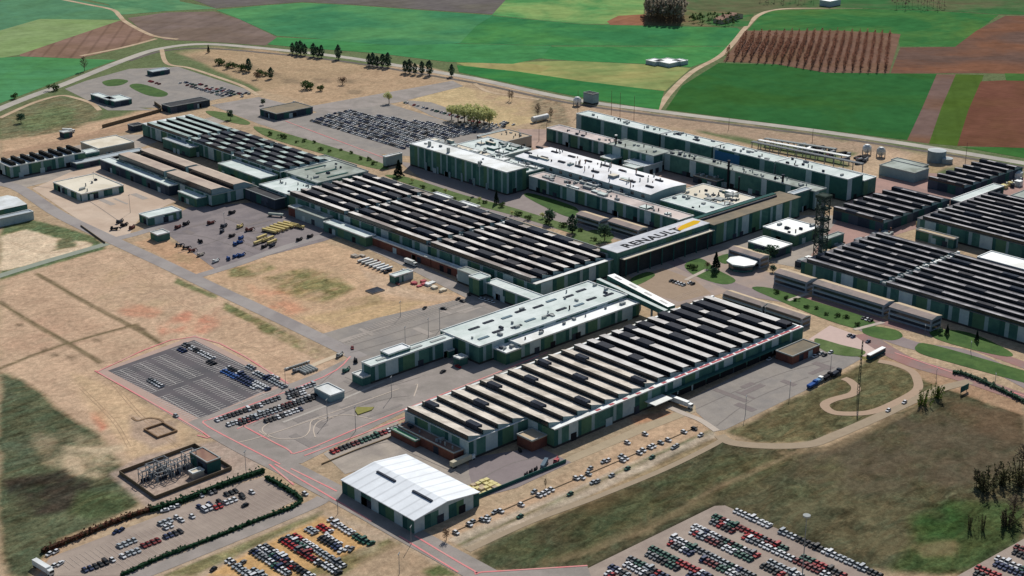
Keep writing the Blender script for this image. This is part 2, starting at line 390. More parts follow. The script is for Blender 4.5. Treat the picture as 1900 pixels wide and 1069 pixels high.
def dev(o,lo,hi,a):
    r_=ramp(t,o,lo,hi,-a,a); return mulf(t,r_,al)
def add1(x):
    m_=N(t,'ShaderNodeMath',operation='ADD'); t.links.new(x,m_.inputs[0]); m_.inputs[1].default_value=1; return m_.outputs[0]
f=mulf(t,f,add1(dev(q1.outputs[0],.33,.67,.55))); f=mulf(t,f,add1(dev(q3.outputs[0],.3,.7,.35)))
tint=mix(t,[1.2,1.0,.86],[.92,1.0,.9],ramp(t,q2.outputs[0],.38,.62,0,1)); tm_=N(t,'ShaderNodeMix',data_type='RGBA',blend_type='MULTIPLY'); t.links.new(al,tm_.inputs[0]); t.links.new(at_.outputs['Color'],tm_.inputs[6]); t.links.new(tint,tm_.inputs[7])
t.links.new(mulc(t,tm_.outputs[2],f),b.inputs['Base Color']); gm.materials.append(m)
struct('ground',gm)
# ---------------------------------------------------------------- fields beyond the ring road
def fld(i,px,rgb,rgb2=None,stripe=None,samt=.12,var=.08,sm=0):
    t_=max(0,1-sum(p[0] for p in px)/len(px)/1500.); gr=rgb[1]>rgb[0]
    ad=(12+18*t_,7+8*t_,1+16*t_) if gr else (-6+10*t_,-6+10*t_,-12+16*t_)  # haze and lens darkening put into the crop colour, paler towards the left
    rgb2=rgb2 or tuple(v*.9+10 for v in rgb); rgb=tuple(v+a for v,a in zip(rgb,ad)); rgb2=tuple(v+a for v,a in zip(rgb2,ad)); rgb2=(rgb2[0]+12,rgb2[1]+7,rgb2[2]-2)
    stripe=stripe or ((math.cos(i*1.3),math.sin(i*1.3)),24); samt=samt if samt!=.12 else .1
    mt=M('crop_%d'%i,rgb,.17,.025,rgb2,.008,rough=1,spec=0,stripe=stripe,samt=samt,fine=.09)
    Pw=[Vector(W(*p)) for p in px]; n=len(Pw); ar=sum(Pw[k].x*Pw[(k+1)%n].y-Pw[(k+1)%n].x*Pw[k].y for k in range(n))
    if ar<0: Pw=Pw[::-1]
    o=[]
    for k in range(n):
        d1=(Pw[k]-Pw[k-1]).normalized(); d2=(Pw[(k+1)%n]-Pw[k]).normalized(); nn=Vector((d1.y+d2.y,-d1.x-d2.x)); nn.normalize() if nn.length>.1 else None
        o.append(tuple(Pw[k]+nn*2.6))
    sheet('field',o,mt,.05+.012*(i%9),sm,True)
G='G'
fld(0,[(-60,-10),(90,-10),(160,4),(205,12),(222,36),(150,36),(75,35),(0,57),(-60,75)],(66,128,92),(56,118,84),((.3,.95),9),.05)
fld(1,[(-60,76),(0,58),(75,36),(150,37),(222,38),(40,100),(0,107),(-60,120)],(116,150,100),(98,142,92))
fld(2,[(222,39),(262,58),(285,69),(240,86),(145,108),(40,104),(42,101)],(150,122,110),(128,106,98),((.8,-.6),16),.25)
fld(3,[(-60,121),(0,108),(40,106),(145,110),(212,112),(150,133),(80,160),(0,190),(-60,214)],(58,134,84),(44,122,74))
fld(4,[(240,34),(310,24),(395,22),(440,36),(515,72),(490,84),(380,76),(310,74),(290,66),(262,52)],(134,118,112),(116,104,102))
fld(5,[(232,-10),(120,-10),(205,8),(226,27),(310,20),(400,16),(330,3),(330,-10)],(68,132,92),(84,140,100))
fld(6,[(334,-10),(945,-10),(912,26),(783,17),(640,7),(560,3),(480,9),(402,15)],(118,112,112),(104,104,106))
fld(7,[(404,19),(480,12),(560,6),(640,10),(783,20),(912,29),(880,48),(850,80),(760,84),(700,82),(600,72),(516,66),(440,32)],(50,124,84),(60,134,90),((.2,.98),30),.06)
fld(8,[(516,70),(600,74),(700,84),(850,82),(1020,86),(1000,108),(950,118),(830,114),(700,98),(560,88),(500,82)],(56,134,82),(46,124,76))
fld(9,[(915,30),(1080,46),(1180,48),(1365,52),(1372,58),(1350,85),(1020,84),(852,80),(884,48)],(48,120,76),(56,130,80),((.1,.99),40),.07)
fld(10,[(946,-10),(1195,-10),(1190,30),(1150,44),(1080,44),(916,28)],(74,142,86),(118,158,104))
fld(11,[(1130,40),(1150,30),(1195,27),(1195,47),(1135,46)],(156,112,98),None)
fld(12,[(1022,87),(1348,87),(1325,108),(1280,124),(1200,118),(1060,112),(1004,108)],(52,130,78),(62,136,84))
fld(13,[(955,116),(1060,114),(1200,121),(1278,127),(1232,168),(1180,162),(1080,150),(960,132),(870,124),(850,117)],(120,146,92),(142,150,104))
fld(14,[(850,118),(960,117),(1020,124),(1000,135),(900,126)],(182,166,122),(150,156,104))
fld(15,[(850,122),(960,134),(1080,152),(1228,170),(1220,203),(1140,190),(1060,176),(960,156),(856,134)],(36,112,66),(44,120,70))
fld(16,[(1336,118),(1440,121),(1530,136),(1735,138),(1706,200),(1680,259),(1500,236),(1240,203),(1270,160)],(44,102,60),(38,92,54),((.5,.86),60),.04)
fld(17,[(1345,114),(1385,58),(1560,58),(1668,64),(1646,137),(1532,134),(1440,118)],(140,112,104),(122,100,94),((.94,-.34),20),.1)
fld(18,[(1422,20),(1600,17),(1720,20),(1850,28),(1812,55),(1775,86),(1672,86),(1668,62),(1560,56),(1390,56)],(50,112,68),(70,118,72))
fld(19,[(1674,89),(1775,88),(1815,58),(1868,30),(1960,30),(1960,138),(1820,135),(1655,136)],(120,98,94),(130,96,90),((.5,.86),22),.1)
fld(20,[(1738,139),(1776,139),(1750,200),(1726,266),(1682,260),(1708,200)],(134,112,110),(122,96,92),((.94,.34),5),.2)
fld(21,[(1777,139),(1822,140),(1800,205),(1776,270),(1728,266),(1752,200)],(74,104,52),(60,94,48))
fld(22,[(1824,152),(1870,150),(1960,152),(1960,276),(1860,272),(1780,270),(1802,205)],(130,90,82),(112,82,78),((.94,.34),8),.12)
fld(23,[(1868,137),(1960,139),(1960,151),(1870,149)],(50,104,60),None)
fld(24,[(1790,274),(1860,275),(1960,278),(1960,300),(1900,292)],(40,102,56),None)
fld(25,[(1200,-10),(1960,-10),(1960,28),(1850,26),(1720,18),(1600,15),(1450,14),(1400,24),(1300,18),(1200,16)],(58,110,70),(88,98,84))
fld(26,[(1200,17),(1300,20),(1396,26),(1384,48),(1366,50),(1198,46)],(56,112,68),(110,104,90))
# ---------------------------------------------------------------- roads
ASP=M('pale_road_asphalt',(172,164,158),.07,.1,(156,148,144),.03)
ASPP=M('pinkish_works_asphalt',(170,160,152),.10,.14,(154,146,138),.05)
YARD=M('concrete_yard',(184,172,158),.10,.12,(164,154,144),.05,stripe=(1,6.),samt=.05)
TANY=M('tan_concrete_yard',(216,194,172),.06,.08,(202,178,156),.03)
LOTD=M('dark_car_park_asphalt',(112,106,108),.08,.12,(100,98,100),.04)
LOTP=M('pink_brown_car_park',(178,162,148),.10,.14,(164,148,136),.04,stripe=(1,7.),samt=.04)
LOTG=M('grey_car_park',(162,154,145),.10,.14,(150,144,138),.05)
DIRT=M('dirt_track',(206,182,152),.09,.2,(186,160,130),.05)
GRAV=M('greenish_gravel_road',(156,162,146),.09,.2)
BALL=M('railway_ballast',(120,110,104),.12,.2,(96,92,84),.05)
HWY=M('pale_highway',(196,188,174),.06,.1,(176,170,160),.03)
PAV=M('concrete_paving',(206,192,176),.07,.2,(192,178,166),.05)
ring=[(-60,232),(0,202),(60,178),(120,156),(240,108),(300,90),(380,82),(500,91),(650,108),(840,139),(900,150),(1060,184),(1240,209),(1500,241),(1700,270),(1900,303),(2000,322)]
road('road',ring,11,HWY,.11)
road('railway_bed',[(x,y+ (8 if x>300 else 5)) for x,y in ring if x>200],6,BALL,.10)
road('dirt_road',[(1220,204),(1245,170),(1285,133),(1335,105),(1362,78),(1385,50),(1410,27),(1450,17),(1540,15),(1600,15)],6.5,DIRT,.12)
road('dirt_road',[(90,-6),(160,8),(208,18),(222,30),(232,40),(262,57),(290,68),(330,73)],6,DIRT,.13)
road('dirt_road',[(150,104),(230,88),(290,72)],6,DIRT,.12)
road('dirt_track',[(0,219),(60,192),(110,178),(140,182),(170,192),(185,205)],5,DIRT,.12)
road('dirt_track',[(300,92),(310,118),(350,126),(400,142),(450,160),(480,178)],5,DIRT,.12)
road('dirt_track',[(880,155),(905,170),(950,178),(1000,185)],5,DIRT,.12)
for n,l in enumerate([[(555,54),(610,34),(660,12)],[(712,49),(745,35),(765,19)]]): road('dirt_track',l,5,M('trodden_crop',(110,160,116)),.11)
# works roads and yards (ground plan)
road('road',[(-40,332),(0,340),(40,352),(110,398),(205,444),(300,488),(400,536),(520,592),(640,650),(668,664)],11,ASP,.10)
road('road',[(-40,528),(0,512),(90,484),(200,452)],7,GRAV,.09)
road('road',[(205,446),(260,432),(300,418)],8,ASP,.09)
road('road',[(365,513),(440,490),(520,462),(610,436),(640,440)],8,ASP,.09)
road('road',[(640,436),(720,470),(800,510),(900,560),(930,575)],12,ASPP,.09)
sheet('yard',[(60,350),(130,320),(205,300),(330,372),(262,402),(250,418),(240,436),(205,448)],TANY,.06)
sheet('yard',[(0,318),(135,272),(235,250),(270,250),(400,215),(420,225),(300,260),(100,335),(40,350),(0,340)],YARD,.05)
sheet('yard',[(290,420),(350,385),(480,375),(560,400),(640,434),(600,448),(430,492),(400,500)],M('vehicle_yard_asphalt',(150,140,138),.09,.15,(134,126,126),.05),.07)
sheet('car_park',[(590,622),(700,590),(850,556),(905,548),(990,556),(690,672),(650,655)],LOTG,.07)
sheet('road',[(585,694),(668,655),(700,664),(900,596),(1000,560),(1000,665),(760,760),(560,860),(520,862),(372,790),(376,775)],ASPP,.08)
sheet('yard',[(600,842),(735,778),(750,800),(845,852),(905,880),(885,916),(760,845),(640,880)],YARD,.075)
sheet('yard',[(1045,852),(1200,785),(1290,752),(1292,764),(1200,800),(1052,862)],M('dusty_strip',(186,168,140),.1,.2),.075)
sheet('yard',[(870,850),(1000,830),(1060,858),(960,905),(885,925),(870,880)],M('dark_yard_asphalt',(150,138,136),.08,.15),.085)
sheet('car_park',[(200,688),(360,631),(521,712),(372,778)],LOTD,.07)
sheet('road',[(180,690),(362,622),(540,712),(595,690),(600,700),(380,790),(376,806)],M('pink_kerbside_asphalt',(192,166,152),.06,.2),.06)
road('road',[(366,778),(450,826),(520,862),(640,925),(770,998),(900,1069),(990,1120)],14,ASPP,.10)
sheet('car_park',[(92,1035),(300,955),(420,905),(490,885),(556,925),(480,962),(240,1069),(70,1069)],LOTP,.07)
road('road',[(200,1090),(330,1040),(560,945),(600,925)],8,ASPP,.10)
sheet('car_park',[(1092,1054),(1326,939),(1345,938),(1640,1069),(1760,1130),(1060,1130)],LOTP,.07)
sheet('road',[(895,1062),(1090,1051),(1100,1080),(900,1100)],ASPP,.085)
sheet('car_park',[(1776,1069),(1900,1000),(1960,970),(1960,1130),(1700,1130)],LOTP,.07)
sheet('yard',[(1270,745),(1480,640),(1570,655),(1600,665),(1500,722),(1345,798),(1330,800)],LOTG,.07)
road('footpath',[(1330,800),(1300,780),(1270,768),(1240,755)],4,PAV,.12)
# drive round the office lawns, right
road('road',[(1240,480),(1330,520),(1400,545),(1480,560),(1560,590),(1690,640),(1800,660),(1960,740)],13,M('office_drive_asphalt',(158,144,140),.07,.12,(148,132,130),.04),.08)
road('road',[(1600,620),(1680,668),(1800,705),(1960,760)],12,M('red_brown_drive',(168,128,120),.08,.12,(154,134,128),.05),.085)
road('road',[(1420,540),(1520,560),(1640,598),(1740,622),(1830,652),(1960,700)],9,M('red_brown_drive'  ,(168,128,120)),.082)
sheet('yard',[(1170,510),(1230,500),(1290,470),(1330,468),(1490,530),(1470,560),(1340,545),(1250,570),(1190,530)],M('office_yard',(168,152,142),.08,.15,(182,160,144),.05),.07)
sheet('parking_area',[(1160,520),(1230,498),(1290,520),(1320,545),(1260,560),(1210,545)],M('brown_car_park',(172,150,128),.08,.2),.09)
sheet('yard',[(1500,630),(1540,604),(1640,640),(1605,662),(1560,650)],M('pink_white_paving',(216,190,178),.05,.3),.09)
LAWN=M('lawn_grass',(104,122,74),.2,.25,(86,108,58),.06)
LAWN2=M('mown_lawn',(84,112,58),.2,.25,(68,98,50),.06)
for l,mm in (([(383,206),(420,210),(462,226),(455,232),(415,224),(390,214)],LAWN),([(470,236),(500,240),(600,268),(713,305),(700,314),(600,286),(500,256)],LAWN),
          ([(715,325),(760,330),(860,362),(960,388),(1120,440),(1110,448),(960,402),(840,370),(740,336)],LAWN),
          ([(975,365),(990,360),(1068,385),(1065,402),(1040,398)],LAWN2),([(1060,440),(1110,426),(1140,440),(1100,455)],LAWN),
          ([(1170,518),(1200,505),(1215,512),(1180,530)],LAWN2),([(1270,492),(1300,480),(1330,500),(1365,520),(1340,528),(1290,512)],LAWN2),
          ([(1330,478),(1360,470),(1372,480),(1345,490)],LAWN2),
          ([(1395,535),(1430,535),(1520,562),(1620,595),(1605,612),(1540,596),(1440,556)],LAWN2),
          ([(1610,605),(1660,612),(1675,624),(1655,632),(1620,626),(1600,616)],LAWN2),
          ([(1730,612),(1800,618),(1873,652),(1868,662),(1800,648),(1735,628)],LAWN2),
          ([(1700,642),(1730,640),(1900,688),(1960,705),(1960,726),(1880,705),(1760,672),(1705,655)],LAWN2),
          ([(1515,628),(1560,640),(1605,652),(1590,662),(1540,656),(1515,640)],LAWN),
          ([(190,152),(215,147),(238,150),(225,158),(200,160)],LAWN2),([(240,160),(262,156),(310,172),(300,180),(270,176)],LAWN2)):
    sheet('lawn',l,mm,.16,4)
road('footpath',[(1585,612),(1640,598)],3,PAV,.18,0)
road('footpath',[(1462,558),(1500,545)],3,PAV,.18,0)
road('footpath',[(1272,520),(1312,500)],3,PAV,.18,0)
road('dirt_track',[(1335,808),(1360,822),(1430,828),(1500,825),(1540,812),(1620,778),(1690,745),(1745,722),(1800,708)],6.5,M('pale_dirt_road',(174,156,132),.08,.2),.11)
road('dirt_track',[(868,1022),(980,970),(1100,925),(1230,872),(1320,828),(1345,812)],3.6,M('pale_dirt_road',(174,156,132)),.11)
# winding training track
road('footpath',[(1565,702),(1578,708),(1588,720),(1580,732),(1545,742),(1530,752),(1545,765),(1580,768),(1620,764),(1660,748),(1700,725),(1702,705),(1690,688),(1660,676),(1630,670)],5.2,M('pale_training_track',(188,162,138),.06,.3),.12,8)
# gatehouse plaza top left
sheet('car_park',[(160,150),(240,128),(330,124),(470,170),(400,185),(330,200),(230,200),(150,170)],LOTG,.07)
sheet('yard',[(120,165),(160,150),(230,196),(290,205),(200,205)],LOTG,.065)
sheet('car_park',[(525,225),(640,195),(720,192),(860,235),(930,250),(860,275),(760,290),(700,285),(620,262)],LOTG,.07)
sheet('yard',[(390,195),(480,180),(560,200),(620,250),(740,300),(720,312),(600,270),(480,230)],ASPP,.065)
sheet('road',[(560,200),(840,150),(860,160),(740,190),(640,205),(600,212)],ASPP,.08)
sheet('car_park',[(740,185),(800,190),(900,225),(950,245),(920,252),(800,215)],LOTG,.075)
sheet('yard',[(1600,335),(1700,320),(1900,330),(1960,340),(1620,450),(1560,500),(1500,480),(1560,400)],M('red_brown_yard',(186,150,138),.08,.2,(170,140,130),.05),.07)
sheet('yard',[(1100,470),(1300,400),(1600,400),(1640,430),(1500,500),(1330,470),(1180,520)],YARD,.065)
sheet('yard',[(740,300),(1000,330),(1240,400),(1180,450),(1000,420),(830,370)],M('grey_service_yard',(160,148,142),.08,.15),.06)
sheet('yard',[(960,240),(1060,240),(1300,320),(1480,380),(1400,400),(1300,350),(1000,290)],M('pinkish_service_yard',(190,162,146),.1,.15,(168,146,134),.05),.06)
# ---------------------------------------------------------------- markings
LINE=M('white_line_paint',(232,226,218),.06,.5)
PINK=M('red_kerb_paint',(240,146,146),.08,.3,(226,168,160),.06)
def lines(name,segs,w,mat,z,world=False,sm=4):
    b=MB()
    for s in segs:
        pts=[p if world else W(*p) for p in s]
        if sm and len(pts)>2: pts=smooth(pts,sm)
        ribbon_pts(pts,w,z,b,mat)
    return struct(name,b.mesh(name))
lines('kerb',[[(180,690),(362,625),(535,712)],[(176,688),(376,802),(366,808)],[(384,780),(386,792),(520,862)],[(386,780),(600,700),(650,662)],[(450,790),(530,832),(560,838),(700,780),(990,665),(1010,655)],[(440,796),(586,736)],
   [(565,846),(760,772)],[(540,870),(625,912)],[(510,862),(690,968)],[(770,995),(880,1060),(895,1062),(1090,1050)],[(740,995),(850,1062)],[(500,862),(545,900)],[(530,225),(720,296)],[(1660,655),(1780,696),(1900,735)]],.95,PINK,.20)
lines('road_markings',[[(440,822),(520,800),(740,722)],[(620,775),(580,780),(574,800),(560,812),(520,815),(492,805),(487,795),(500,785)],[(585,812),(582,795),(596,780),(640,770),(690,778)],[(768,736),(775,715),(770,714)],
   [(480,800),(500,812)]],.6,M('pale_stone_line',(214,198,180),.06,.5),.19)
def bays(x0,x1,y0,y1,pitch,depth_from,segs):
    pass
seg=[]
def bay_row(px0,px1,depth,pitch=2.5,side=1,spine=True):
    "parking bays: row runs along Y, bays open in X"
    a,b=W(*px0),W(*px1); x=a[0]; y0,y1=sorted((a[1],b[1])); n=int((y1-y0)/pitch)
    for i in range(n+1): seg.append([(x,y0+i*pitch),(x+side*depth,y0+i*pitch)])
    if spine: seg.append([(x,y0),(x,y0+n*pitch)])
for a,b in (((222,687),(288,727)),((298,734),(372,775)),((258,674),(325,713)),((333,718),(410,760)),((293,661),(362,700)),((372,705),(450,748)),((330,645),(410,690)),((418,694),(490,735))):
    bay_row(a,b,5,2.5,-1); 
    p,q=W(*a),W(*b); x=p[0]+.2; y0,y1=sorted((p[1],q[1]))
    for i in range(int((y1-y0)/2.5)+1): seg.append([(x,y0+i*2.5),(x+4.8,y0+i*2.5)])
bay_row((362,634),(520,710),-5,2.5,1)
lines('parking_markings',seg,.28,LINE,.19,True,0); seg=[]
def bay_row_x(px0,px1,depth,pitch=2.5):
    a,b=W(*px0),W(*px1); y=a[1]; x0,x1=sorted((a[0],b[0])); n=int((x1-x0)/pitch)
    for i in range(n+1): seg.append([(x0+i*pitch,y),(x0+i*pitch,y+depth)])
# Two rows of slanting bays in the hedge car park, several in the big pale car park
for a,b in (((120,1050),(520,890)),((170,1055),(530,915)),((225,1050),(540,928))):
    bay_row_x(a,b,5); bay_row_x(a,b,-5)
for k in range(6):
    bay_row_x((700-14*k+0,604+8*k),(880+10*k,560+6*k),4.5)
bay_row_x((1250,560),(1305,540),6); bay_row_x((925,548),(960,560),5)
bay_row_x((760,190),(840,215),5)
lines('parking_markings',seg,.18,M('worn_line_paint',(206,190,176),.08,.5),.19,True,0)

road('dirt_track',[(556,690),(590,674),(636,656)],4,M('pale_lane',(216,196,168),.08,.2),.11,0)
road('road_markings',[(713,708),(620,748),(525,784)],1.8,M('pale_slab_strip',(190,182,172),.08,.3),.15,0)
lines('ditch',[[(845,986),(940,944),(1060,893),(1180,842),(1295,792)]],.7,M('dark_ditch_soil',(92,78,60),.2,.5),.13,sm=0)
# tyre marks, repairs and ruts
r=random.Random(31)
TYM=M('tyre_mark',(140,132,126),.12,.5)
lines('tyre_marks',[[(600,720),(640,730),(700,700),(800,670),(880,640)],[(590,790),(650,760),(720,740),(760,735)],[(640,700),(700,720),(780,700)],[(620,690),(560,740),(470,790)],[(1290,760),(1380,720),(1460,690),(1540,670)],[(1330,790),(1400,740),(1500,700)],[(640,845),(720,820),(760,840),(850,880)],[(60,345),(140,360),(220,410)],[(300,430),(380,440),(470,470)],[(330,470),(420,440),(500,400),(560,410)],[(655,640),(740,615),(850,580),(930,560)],[(650,655),(760,625),(900,590)],[(890,890),(950,860),(1020,845)]],.5,TYM,.135)
for k,(poly,n) in enumerate((([(585,700),(668,660),(990,600),(760,760),(560,855),(380,790)],26),([(600,630),(850,560),(980,556),(700,665)],16),([(1290,750),(1480,650),(1590,665),(1350,790)],16),([(620,845),(740,790),(850,860),(760,850)],8),([(60,350),(200,310),(320,375),(210,440)],14),([(300,420),(480,380),(630,434),(430,490)],14))):
    Pw=[W(*p) for p in poly]; xs=[p[0] for p in Pw];ys=[p[1] for p in Pw]; b=MB(); mt=M('repair_patch_%d'%(k%3),[(150,142,136),(178,168,158),(140,130,126)][k%3],.1,.4)
    for j in range(n):
        x,y=r.uniform(min(xs),max(xs)),r.uniform(min(ys),max(ys))
        if dist_poly(np.array([x]),np.array([y]),Pw)[0]<6: continue
        a,c=(r.uniform(1,3),r.uniform(3,12)) if r.random()<.5 else (r.uniform(3,12),r.uniform(1,3)); b.face([(x-a,y-c,.125+.001*j),(x+a,y-c,.125+.001*j),(x+a,y+c,.125+.001*j),(x-a,y+c,.125+.001*j)],mt)
    if b.f: struct('road_patches',b.mesh('road_patches'))
RUT=M('wheel_rut',(190,160,130),.15,.5,(176,150,122),.1)
def ruts(px):
    c=smooth([W(*p) for p in px],6); out=[]
    for s_ in (-.9,.9):
        o=[]
        for i in range(len(c)):
            a=Vector(c[max(0,i-1)]);e=Vector(c[min(len(c)-1,i+1)]);d=(e-a).normalized(); p=Vector(c[i])+Vector((-d.y,d.x))*s_; o.append(tuple(p))
        out.append(o)
    return out
sg=[]
for l in ([(230,480),(300,540),(380,590),(420,600)],[(20,600),(120,570),(240,580),(380,590)],[(400,620),(480,650),(560,690)],[(200,700),(260,770),(330,830)],[(150,720),(210,780),(240,830)],[(430,540),(520,570),(600,620)],[(500,480),(600,490),(680,530)],[(560,620),(660,580),(780,555)],[(340,110),(450,120),(600,135),(760,165)],[(420,160),(520,150),(640,170)],[(20,450),(90,470),(170,450)]): sg+=ruts(l)
lines('wheel_ruts',sg,.4,RUT,.03,True,0)
# ================================================================ BUILDINGS
PLINTH=M('dark_wall_base',(72,70,68),.2,.4)
def facade(b,x0,x1,y0,y1,h,pal,seed=1,z0=0.,sides='SWNE'):
    r=random.Random(seed)
    for sd,(p,q) in dict(S=((x0,y0),(x1,y0)),E=((x1,y0),(x1,y1)),N=((x1,y1),(x0,y1)),W=((x0,y1),(x0,y0))).items():
        if sd not in sides: continue
        L=math.hypot(q[0]-p[0],q[1]-p[1]); u=0;i=r.randint(0,5)
        while u<L-.01:
            mt,wd=pal[i%len(pal)]; wd*=r.uniform(.8,1.3); e=min(L,u+wd)
            if L-e<1.2: e=L
            A=(p[0]+(q[0]-p[0])*u/L,p[1]+(q[1]-p[1])*u/L);B=(p[0]+(q[0]-p[0])*e/L,p[1]+(q[1]-p[1])*e/L)
            zz=z0+1.3 if h>8 and z0<1 else z0
            if zz>z0: b.face([(*A,z0),(*B,z0),(*B,zz),(*A,zz)],PLINTH)
            b.face([(*A,zz),(*B,zz),(*B,h),(*A,h)],mt); u=e;i+=1
PALS=dict(
 std=[(GREEN,9),(GREEN2,3),(PALE2,2.2),(GREEN,5),(PALE,8),(GREEN2,3),(LEAFG,7),(PALE2,2.5)],
 tall=[(GREEN,5),(PALE2,1.8),(GREEN2,3.5),(GREEN,4),(PALE2,1.6),(GREEN,5),(LEAFG,4),(PALE2,1.8)],
 far=[(GREEN2,20),(PALE2,5),(GREEN,26),(PALE,6),(GREEN2,14),(PALE2,5)],
 ware=[(PALE,6),(GREEN2,4),(LEAFG,5),(PALE,5),(GREEN2,3),(GREEN,4)],
 dark=[(M('dark_blue_cladding',(62,72,84),.12,.3),9),(GREEN2,6),(M('slate_cladding',(84,92,104),.1,.3),7)],
 brick=[(BRICK,30)], pale=[(PALE,30)], conc=[(M('beige_wall',(190,178,160),.08,.3),30)], green=[(GREEN,18),(LEAFG,6)], grey=[(PALE2,30)])
def bld(name,label,box,h,roof='white',pal='std',seed=1,cat='building',parapet=.5,group=None,doors=True,vents=0,z0=0.,sky=0,skm=None,gable=0,overhang=0.):
    """box=(x0,x1,y0,y1).  returns the thing; parts wall, roof, parapet, door, skylight, roof_vent"""
    x0,x1,y0,y1=box; t=thing(name,label,cat,((x0+x1)/2,(y0+y1)/2,0),0,group); r=random.Random(seed*7+1)
    b=MB(); facade(b,x0,x1,y0,y1,h,PALS[pal],seed,z0); 
    rm=ROOFS[roof]
    if gable:
        ym=(y0+y1)/2; xm=(x0+x1)/2
        if gable>0:   # ridge along Y
            for yy,s in ((y0,1),(y1,-1)):
                b.face([(x0,yy,h),(x1,yy,h),(xm,yy,h+gable)][::s],PALS[pal][0][0])
        else:
            for xx,s in ((x0,-1),(x1,1)):
                b.face([(xx,y0,h),(xx,y1,h),(xx,ym,h-gable)][::s],PALS[pal][0][0])
    b.build('wall',t)
    b=MB(); o=overhang
    if gable>0:
        xm=(x0+x1)/2; k=gable*o/((x1-x0)/2)
        b.face([(x0-o,y0-o,h+.08-k),(xm,y0-o,h+gable+.08),(xm,y1+o,h+gable+.08),(x0-o,y1+o,h+.08-k)][::-1],rm); b.face([(xm,y0-o,h+gable+.08),(x1+o,y0-o,h+.08-k),(x1+o,y1+o,h+.08-k),(xm,y1+o,h+gable+.08)],rm)
        for q in (y0-o,y1+o): b.face([(x0-o,q,h-.35-k),(xm,q,h+gable-.35),(x1+o,q,h-.35-k),(x1+o,q,h+.08-k),(xm,q,h+gable+.08),(x0-o,q,h+.08-k)],WHITE)
        b.face([(x0-o,y0-o,h-.35-k),(x0-o,y1+o,h-.35-k),(x0-o,y1+o,h+.08-k),(x0-o,y0-o,h+.08-k)],WHITE)
    elif gable<0:
        ym=(y0+y1)/2; g=-gable; k=g*o/((y1-y0)/2)
        b.face([(x0-o,y0-o,h+.08-k),(x1+o,y0-o,h+.08-k),(x1+o,ym,h+g+.08),(x0-o,ym,h+g+.08)],rm); b.face([(x0-o,ym,h+g+.08),(x1+o,ym,h+g+.08),(x1+o,y1+o,h+.08-k),(x0-o,y1+o,h+.08-k)],rm)
        b.face([(x0-o,y0-o,h-.35-k),(x1+o,y0-o,h-.35-k),(x1+o,y0-o,h+.08-k),(x0-o,y0-o,h+.08-k)],WHITE)
        b.face([(x0-o,y0-o,h-.35-k),(x0-o,ym,h+g-.35),(x0-o,y1+o,h-.35-k),(x0-o,y1+o,h+.08-k),(x0-o,ym,h+g+.08),(x0-o,y0-o,h+.08-k)][::-1],WHITE)
    else:
        o=.15+overhang; b.box(x0-o,x1+o,y0-o,y1+o,h-.35,h+.05,rm,bottom=True)
    b.build('roof',t)
    if parapet and not gable:
        b=MB(); w=.35; hp=h+.05+parapet; pm=WHITE if roof in('white','mint','pink','steel','cream') else UNIT
        for a in ((x0-.2,x1+.2,y0-.2,y0+w),(x0-.2,x1+.2,y1-w,y1+.2),(x0-.2,x0+w,y0+w,y1-w),(x1-w,x1+.2,y0+w,y1-w)): b.box(*a,h+.05,hp,pm)
        b.build('parapet',t)
    if doors and x1-x0>12:
        for k in range(min(6,int((x1-x0)/22)+1)):
            xx=x0+6+r.random()*(x1-x0-14); b=MB(); b.box(xx,xx+4,y0-.12,y0,0,4.2,r.choice((DARK,PALE,BOX))); b.build('door',t)
    if doors and y1-y0>12:
        for k in range(min(8,int((y1-y0)/20)+1)):
            yy=y0+4+r.random()*(y1-y0-12); b=MB(); b.box(x0-.12,x0,yy,yy+4,0,4.2,r.choice((DARK,PALE,BOX))); b.build('door',t)
    for k in range(int(vents*1.6)):
        xx=x0+2+r.random()*(x1-x0-5); yy=y0+3+r.random()*(y1-y0-7); s=r.uniform(.8,2.2); b=MB(); zz=h+.03+(abs(gable)*.5 if gable else 0)
        q=r.random()
        if q<.45: b.box(xx,xx+s,yy,yy+s*r.uniform(1,2),zz,zz+r.uniform(.7,1.6),r.choice((UNIT,BOX,STEEL))); nm='roof_vent'
        elif q<.8: b.cyl(xx,yy,zz,zz+r.uniform(1,2.6),.45,n=8,m=r.choice((DARK,STEEL,UNIT))); nm='roof_vent'
        else: b.box(xx,xx+s*2,yy,yy+s,zz,zz+1.4,UNIT); nm='air_unit'
        b.build(nm,t)
    if sky:
        nxs,nys,sw,sl_=sky
        for i in range(nxs):
            for j in range(nys):
                xx=x0+(i+.5)*(x1-x0)/nxs; yy=y0+(j+.5)*(y1-y0)/nys
                b=MB(); b.box(xx-sw/2,xx+sw/2,yy-sl_/2,yy+sl_/2,h+.05,h+.5,skm or GLZ); b.build('skylight',t)
    return t
DKU=M('dark_ridge_cover',(70,72,78),.2,.4)
FELT=M('dark_valley_felt',(92,90,92),.18,.15,(70,70,74),.06)
